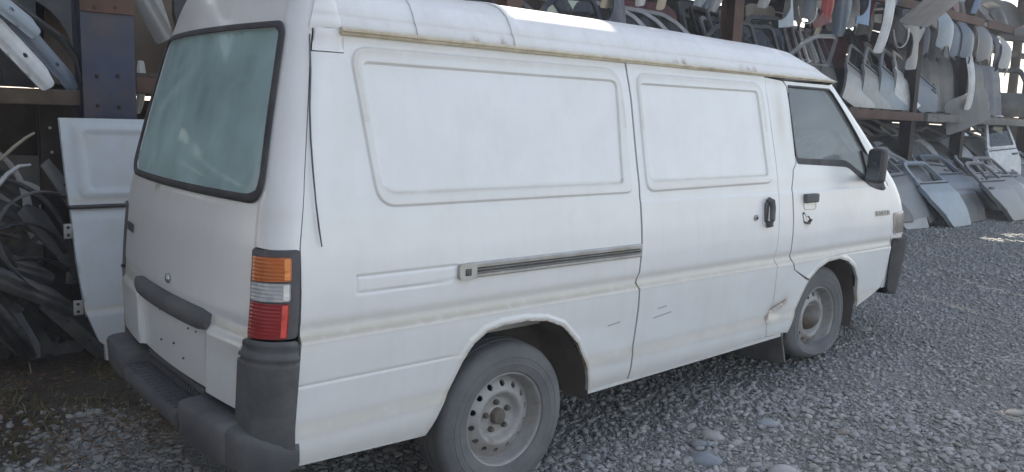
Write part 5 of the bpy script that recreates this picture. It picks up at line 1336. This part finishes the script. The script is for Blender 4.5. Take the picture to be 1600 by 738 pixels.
# ------------------------------------------------------------------ left bay
# white half door of a van standing beside the rear bumper
WD = empty('van_back_door', (-.55, 2.62, 0), 'white panelled van back door standing on the ground left of the van', 'van door')
WX0, WX1 = -.975, -.12
def wd_pt(v, off=0.0):
    z = v[:, 1]; lean = .20*(z/1.44)
    bulge = .03*np.sin(np.pi*np.clip(z/.92, 0, 1))+.0
    return np.stack([v[:, 0]-.02*(z/1.44), 2.60+lean-bulge-off, z+.045], 1)
LOW = [(WX0+.10, 0), (WX1, 0), (WX1, .885), (WX0-.012, .885), (WX0-.012, .60), (WX0+.01, .30), (WX0+.07, .12), (WX0+.10, .09)]
UP = [(WX0-.018, .905), (WX1, .905), (WX1, 1.40), (WX0-.028, 1.40)]
def dlow(v): z = v[:, 1]; return .014*sm((.30-z)/.015)*(1-.6*sm((.27-z)/.2))-.006*sm((z-.83)/.02)
def dup_(v):
    o = sdf(v, rnd([(WX0+.04, .945), (WX1-.04, .945), (WX1-.04, 1.362), (WX0+.03, 1.362)], .05, 5)); i = sdf(v, rnd([(WX0+.09, .985), (WX1-.09, .985), (WX1-.09, 1.32), (WX0+.08, 1.32)], .04, 5))
    return .010*sm((.004-o)/.014)-.012*sm((.004-i)/.014)
def wwd(v):
    z = v[:, 1]; d = .6*np.exp(-((z-.305)/.022)**2)+.5*np.exp(-((z-.93)/.02)**2)+.35*sm((.2-z)/.2)+.35*np.exp(-(((v[:, 0]+.85)/.07)**2+((z-1.27)/.03)**2))
    return np.clip(np.stack([d, .3*np.exp(-((z-.01)/.03)**2), 0*z], 1), 0, 1)
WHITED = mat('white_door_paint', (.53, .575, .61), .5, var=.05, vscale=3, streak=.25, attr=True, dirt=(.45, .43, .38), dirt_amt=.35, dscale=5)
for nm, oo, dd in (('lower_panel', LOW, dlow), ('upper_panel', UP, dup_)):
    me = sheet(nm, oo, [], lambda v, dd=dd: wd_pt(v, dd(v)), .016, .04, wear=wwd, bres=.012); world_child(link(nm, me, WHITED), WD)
bm = bmesh.new(); pts = wd_pt(np.array([(x, .895) for x in np.linspace(WX0-.02, WX1, 8)]), .006); tube(bm, pts.tolist(), .013, 6, flat=(1, 1)); world_child(link('rubber_strip', bm_mesh('rubber_strip', bm, 50), RUBBER), WD)
for z, dx in ((.76, 0), (.325, .012)):
    q = Vector(wd_pt(np.array([[WX0-.012+dx, z]]))[0]); bm = bmesh.new(); box(bm, (q.x-.022, q.y+.015, q.z), (.05, .012, .085), bevel=.004)
    hg = world_child(link('hinge', bm_mesh('hinge', bm, 40), STEEL), WD)
    for dz in (-.022, .022):
        bm = bmesh.new(); lathe(bm, [(.0001, .004), (.008, .004), (.009, 0)], 10, c=(q.x-.024, q.y+.008, q.z+dz)); world_child(link('hinge_bolt', bm_mesh('hinge_bolt', bm), DARKIN), hg)
bm = bmesh.new(); q = ground_at(155, 566)
tube(bm, [(-.86, 2.50, .14), (-.83, 2.47, .10), (-.79, 2.44, .055), (-.72, 2.42, .03)], .005, 6); tag(link('bent_wire', bm_mesh('bent_wire', bm, 60), RUBBER), 'thin dark bent wire lying against the foot of the white van back door', 'wire')

# shelf level items on the left
q = at(44, 88, 2.86); panel('strut', at(80, 134, 2.86), 'dirty white sill panel slanting down onto the brown shelf board', 'white', yaw=4, roll=-42, sc=.85)
panel('strut', at(60, 52, 2.80), 'grey-blue strip slanting at the top left corner above the white sill panel', 'lblue', yaw=4, roll=-52, sc=.72)
panel('strut', at(118, 138, 2.98), 'slate grey bracket-like strip slanting beside the navy post', 'slate', yaw=4, roll=-40, sc=.68)
bm = bmesh.new(); tube(bm, [at(x, y, 3.12) for x, y in ((-20, -30), (20, 5), (60, 35), (95, 60), (118, 90), (126, 130))], [.03, .035, .04, .04, .035, .03], 8, flat=(1.4, .6))
tag(link('wheel_arch_liner', bm_mesh('wheel_arch_liner', bm, 50), BLACKP), 'long dark curved arch piece sweeping down to the navy post', 'arch trim')
panel('fender', (-1.55, 3.6, 1.65), 'dark fender in the shade behind the white sill panel', 'black', lean=6, yaw=10, sc=1.2)
panel('bonnet', (-1.25, 3.9, 1.62), 'black bonnet in the shade behind the slate strip', 'black', lean=8, yaw=10, sc=1.0)
panel('pillar_strip', at(264, 60, 3.0), 'grey strip slanting down behind the van roof edge, right of the navy post', 'grey', yaw=0, roll=-34, sc=.9)
panel('bonnet', (-.2, 3.7, 1.65), 'dark brown panel in the shade right of the navy post', 'brown', lean=5, yaw=-12, sc=1.15)
panel('pillar_strip', at(216, 178, 3.3), 'small off-white strip end low beside the van window', 'offwhite', yaw=10, roll=4, sc=.3)
panel('hatch_panel', (.4, 3.3, 1.65), 'black hatch standing right of the navy post behind the van', 'black', lean=6, yaw=8)
# ground level items on the left
hp = dict(yaw=6, lean=4)
q = at(22, 330, 3.05); panel('hoop', (q.x-.25, 3.10, q.z-.1), 'white sunlit door hoop curving up at the left edge', 'white', yaw=20, roll=-8, sc=.85)
panel('hoop', (-1.62, 3.25, .62), 'second white hoop just behind the sunlit one', 'offwhite', yaw=24, roll=-14, sc=.95)
panel('hoop', (-1.42, 3.02, .45), 'dark charcoal door hoop in front, bending down toward the white door', 'char', yaw=4, roll=6, sc=1.05)
panel('hoop', (-1.75, 3.4, .80), 'beige upper hoop reaching toward the dark post', 'beige', yaw=24, roll=-20, sc=.95)
panel('quarter_panel', (-1.38, 3.5, .55), 'pale curved panel standing behind the hoops beside the dark post', 'offwhite', yaw=20, roll=8, sc=.75)
panel('fender', (-1.55, 3.35, .55), 'rusty brown fender under the hoops at the left', 'brown', yaw=18, roll=-20, sc=.8)
panel('fender', (-1.72, 3.6, .95), 'teal panel end hanging under the brown board', 'teal', yaw=20, roll=85, sc=.42)
for i, (px, py, Y, c, k, r, scl, l) in enumerate(((20, 300, 3.25, 'black', 'strut', -48, .9, 'black strip slanting under the hoops'), (60, 330, 3.35, 'char', 'strut', -62, .9, 'charcoal strip crossing under the hoops'), (95, 360, 3.2, 'grey', 'strut', -28, .7, 'grey strip beside the white door edge'),
    (30, 470, 2.9, 'black', 'strut', -50, .8, 'black strip lying across the left pile'), (75, 505, 2.85, 'char', 'strut', -40, .62, 'short charcoal strip low in the left pile'), (100, 440, 3.1, 'char', 'strut', -35, .8, 'charcoal strip between pile and white door'), (8, 420, 3.0, 'slate', 'strut', -55, .9, 'slate strip low at the left edge'))):
    q = at(px, py, Y); panel(k, (q.x+.3, q.y, q.z-.25), l, c, lean=5, yaw=6*(i % 3), roll=r, sc=scl)
LP = ((-1.42, 2.80, .02, 'char', 'front', 38, 'charcoal door with inner holes lying tilted at the front of the left pile'), (-1.22, 3.02, .05, 'black', 'rear', 44, 'black door tilted in the left pile beside the white door'), (-1.80, 2.86, -.02, 'char', 'rear', 40, 'charcoal door at the lower left corner of the pile'),
      (-1.55, 3.15, .12, 'grey', 'van', 36, 'mid grey door shell tilted behind the charcoal one'), (-1.15, 3.25, .10, 'black', 'van', 47, 'black door shell squeezed beside the white van back door'), (-1.9, 3.05, .10, 'slate', 'front', 30, 'slate door with an empty window at the left edge of the pile'), (-1.35, 3.36, .22, 'brown', 'rear', 50, 'rusty brown door shell high in the left pile'))
for i, (x, y, z, c, k, r, l) in enumerate(LP):
    car_door((x+.15, y+.30, z), l, c, k, flip=i % 2 == 0, lean=-18, yaw=176+6*i % 13, roll=-r, sc=.62, handle=False)
for i in range(16):
    px, py = 2+7.0*i+rng.uniform(-4, 4), rng.choice([330, 380, 430, 480, 505]); q = at(px, py, rng.uniform(2.72, 3.0)); k = ('strut', 'hoop', 'strut', 'pillar_strip')[i % 4]; c = rng.choice(['char', 'black', 'primer', 'black', 'char'])
    panel(k, (q.x, q.y, max(q.z-.2, .0)), f'thin dark metal piece, {ORD[i]} from the left in the tangled pile beside the white door', c, lean=rng.uniform(-10, 15), yaw=rng.uniform(-25, 25), roll=rng.uniform(-75, -20), sc=rng.uniform(.35, .6) if k == 'hoop' else rng.uniform(.5, .75), group='tangled thin metal pieces left of the van')
bm = bmesh.new(); tube(bm, [at(x, y, 2.9) for x, y in ((-5, 292), (12, 272), (30, 260), (48, 258))], [.022, .022, .018, .012], 8, flat=(1.5, .6)); tag(link('window_channel', bm_mesh('window_channel', bm, 60), PT['white']), 'bright white curved window channel at the left edge', 'trim')
bm = bmesh.new(); tube(bm, [at(x, y, 3.0) for x, y in ((0, 250), (20, 232), (40, 216), (54, 208))], [.018, .018, .015, .012], 8, flat=(1.5, .6)); tag(link('window_channel', bm_mesh('window_channel', bm, 60), PT['beige']), 'beige curved window channel above the white one at the left edge', 'trim')

# unseen rack added on the left to keep the tail of the van in shade
SHADE_RACK = empty('storage_rack', (-4.5, 1.2, 0), 'unseen side rack added left of the van to shade its tail', 'rack')
def shade_part(name, fn, M):
    bm = bmesh.new(); fn(bm); return world_child(link(name, bm_mesh(name, bm, 40), M), SHADE_RACK)
for y in (-8.4, -5.4, -2.4, .6, 2.9): shade_part('post', lambda bm: ibeam(bm, -4.4, y, -.05, 8.0, .16, .16), DKSTEEL)
for z in (1.55, 3.2, 4.7): shade_part('beam', lambda bm: box(bm, (-4.52, -2.7, z), (.07, 11.4, .10), bevel=.004), RUSTY)
y = -8.4
while y < 2.8:
    wd_ = rng.uniform(.5, .9)
    for z0, z1 in ((.0, 1.5), (1.62, 3.1), (3.3, 4.6), (4.8, 6.4), (6.5, 7.9)):
        if rng.random() < .95: shade_part('shade_panel', lambda bm: box(bm, (-4.66+rng.uniform(-.1, .1), y+wd_/2, (z0+z1)/2-.05), (.05, wd_-.02, z1-z0-rng.uniform(0, .4)), Euler((R(rng.uniform(-4, 4)), R(rng.uniform(-8, 2)), 0)).to_matrix(), bevel=.02), PT[rng.choice(['char', 'black', 'grey', 'slate', 'lgrey', 'maroon', 'white'])])
    y += wd_

# ------------------------------------------------------------------ air volume added to lift the blacks like lens veil
bm = bmesh.new(); box(bm, (10, 10, 3.8), (262, 262, 9.8)); hz = link('lens_veil', bm_mesh('lens_veil', bm))
HM = bpy.data.materials.new('lens_veil_air'); HM.use_nodes = True; n = HM.node_tree.nodes
for q in list(n): n.remove(q)
out = n.new('ShaderNodeOutputMaterial'); pv = n.new('ShaderNodeVolumePrincipled'); pv.inputs['Color'].default_value = (.85, .86, .88, 1); pv.inputs['Density'].default_value = .0075; pv.inputs['Anisotropy'].default_value = .2
HM.node_tree.links.new(pv.outputs[0], out.inputs['Volume']); hz.data.materials.append(HM); tag(hz, kind='stuff')
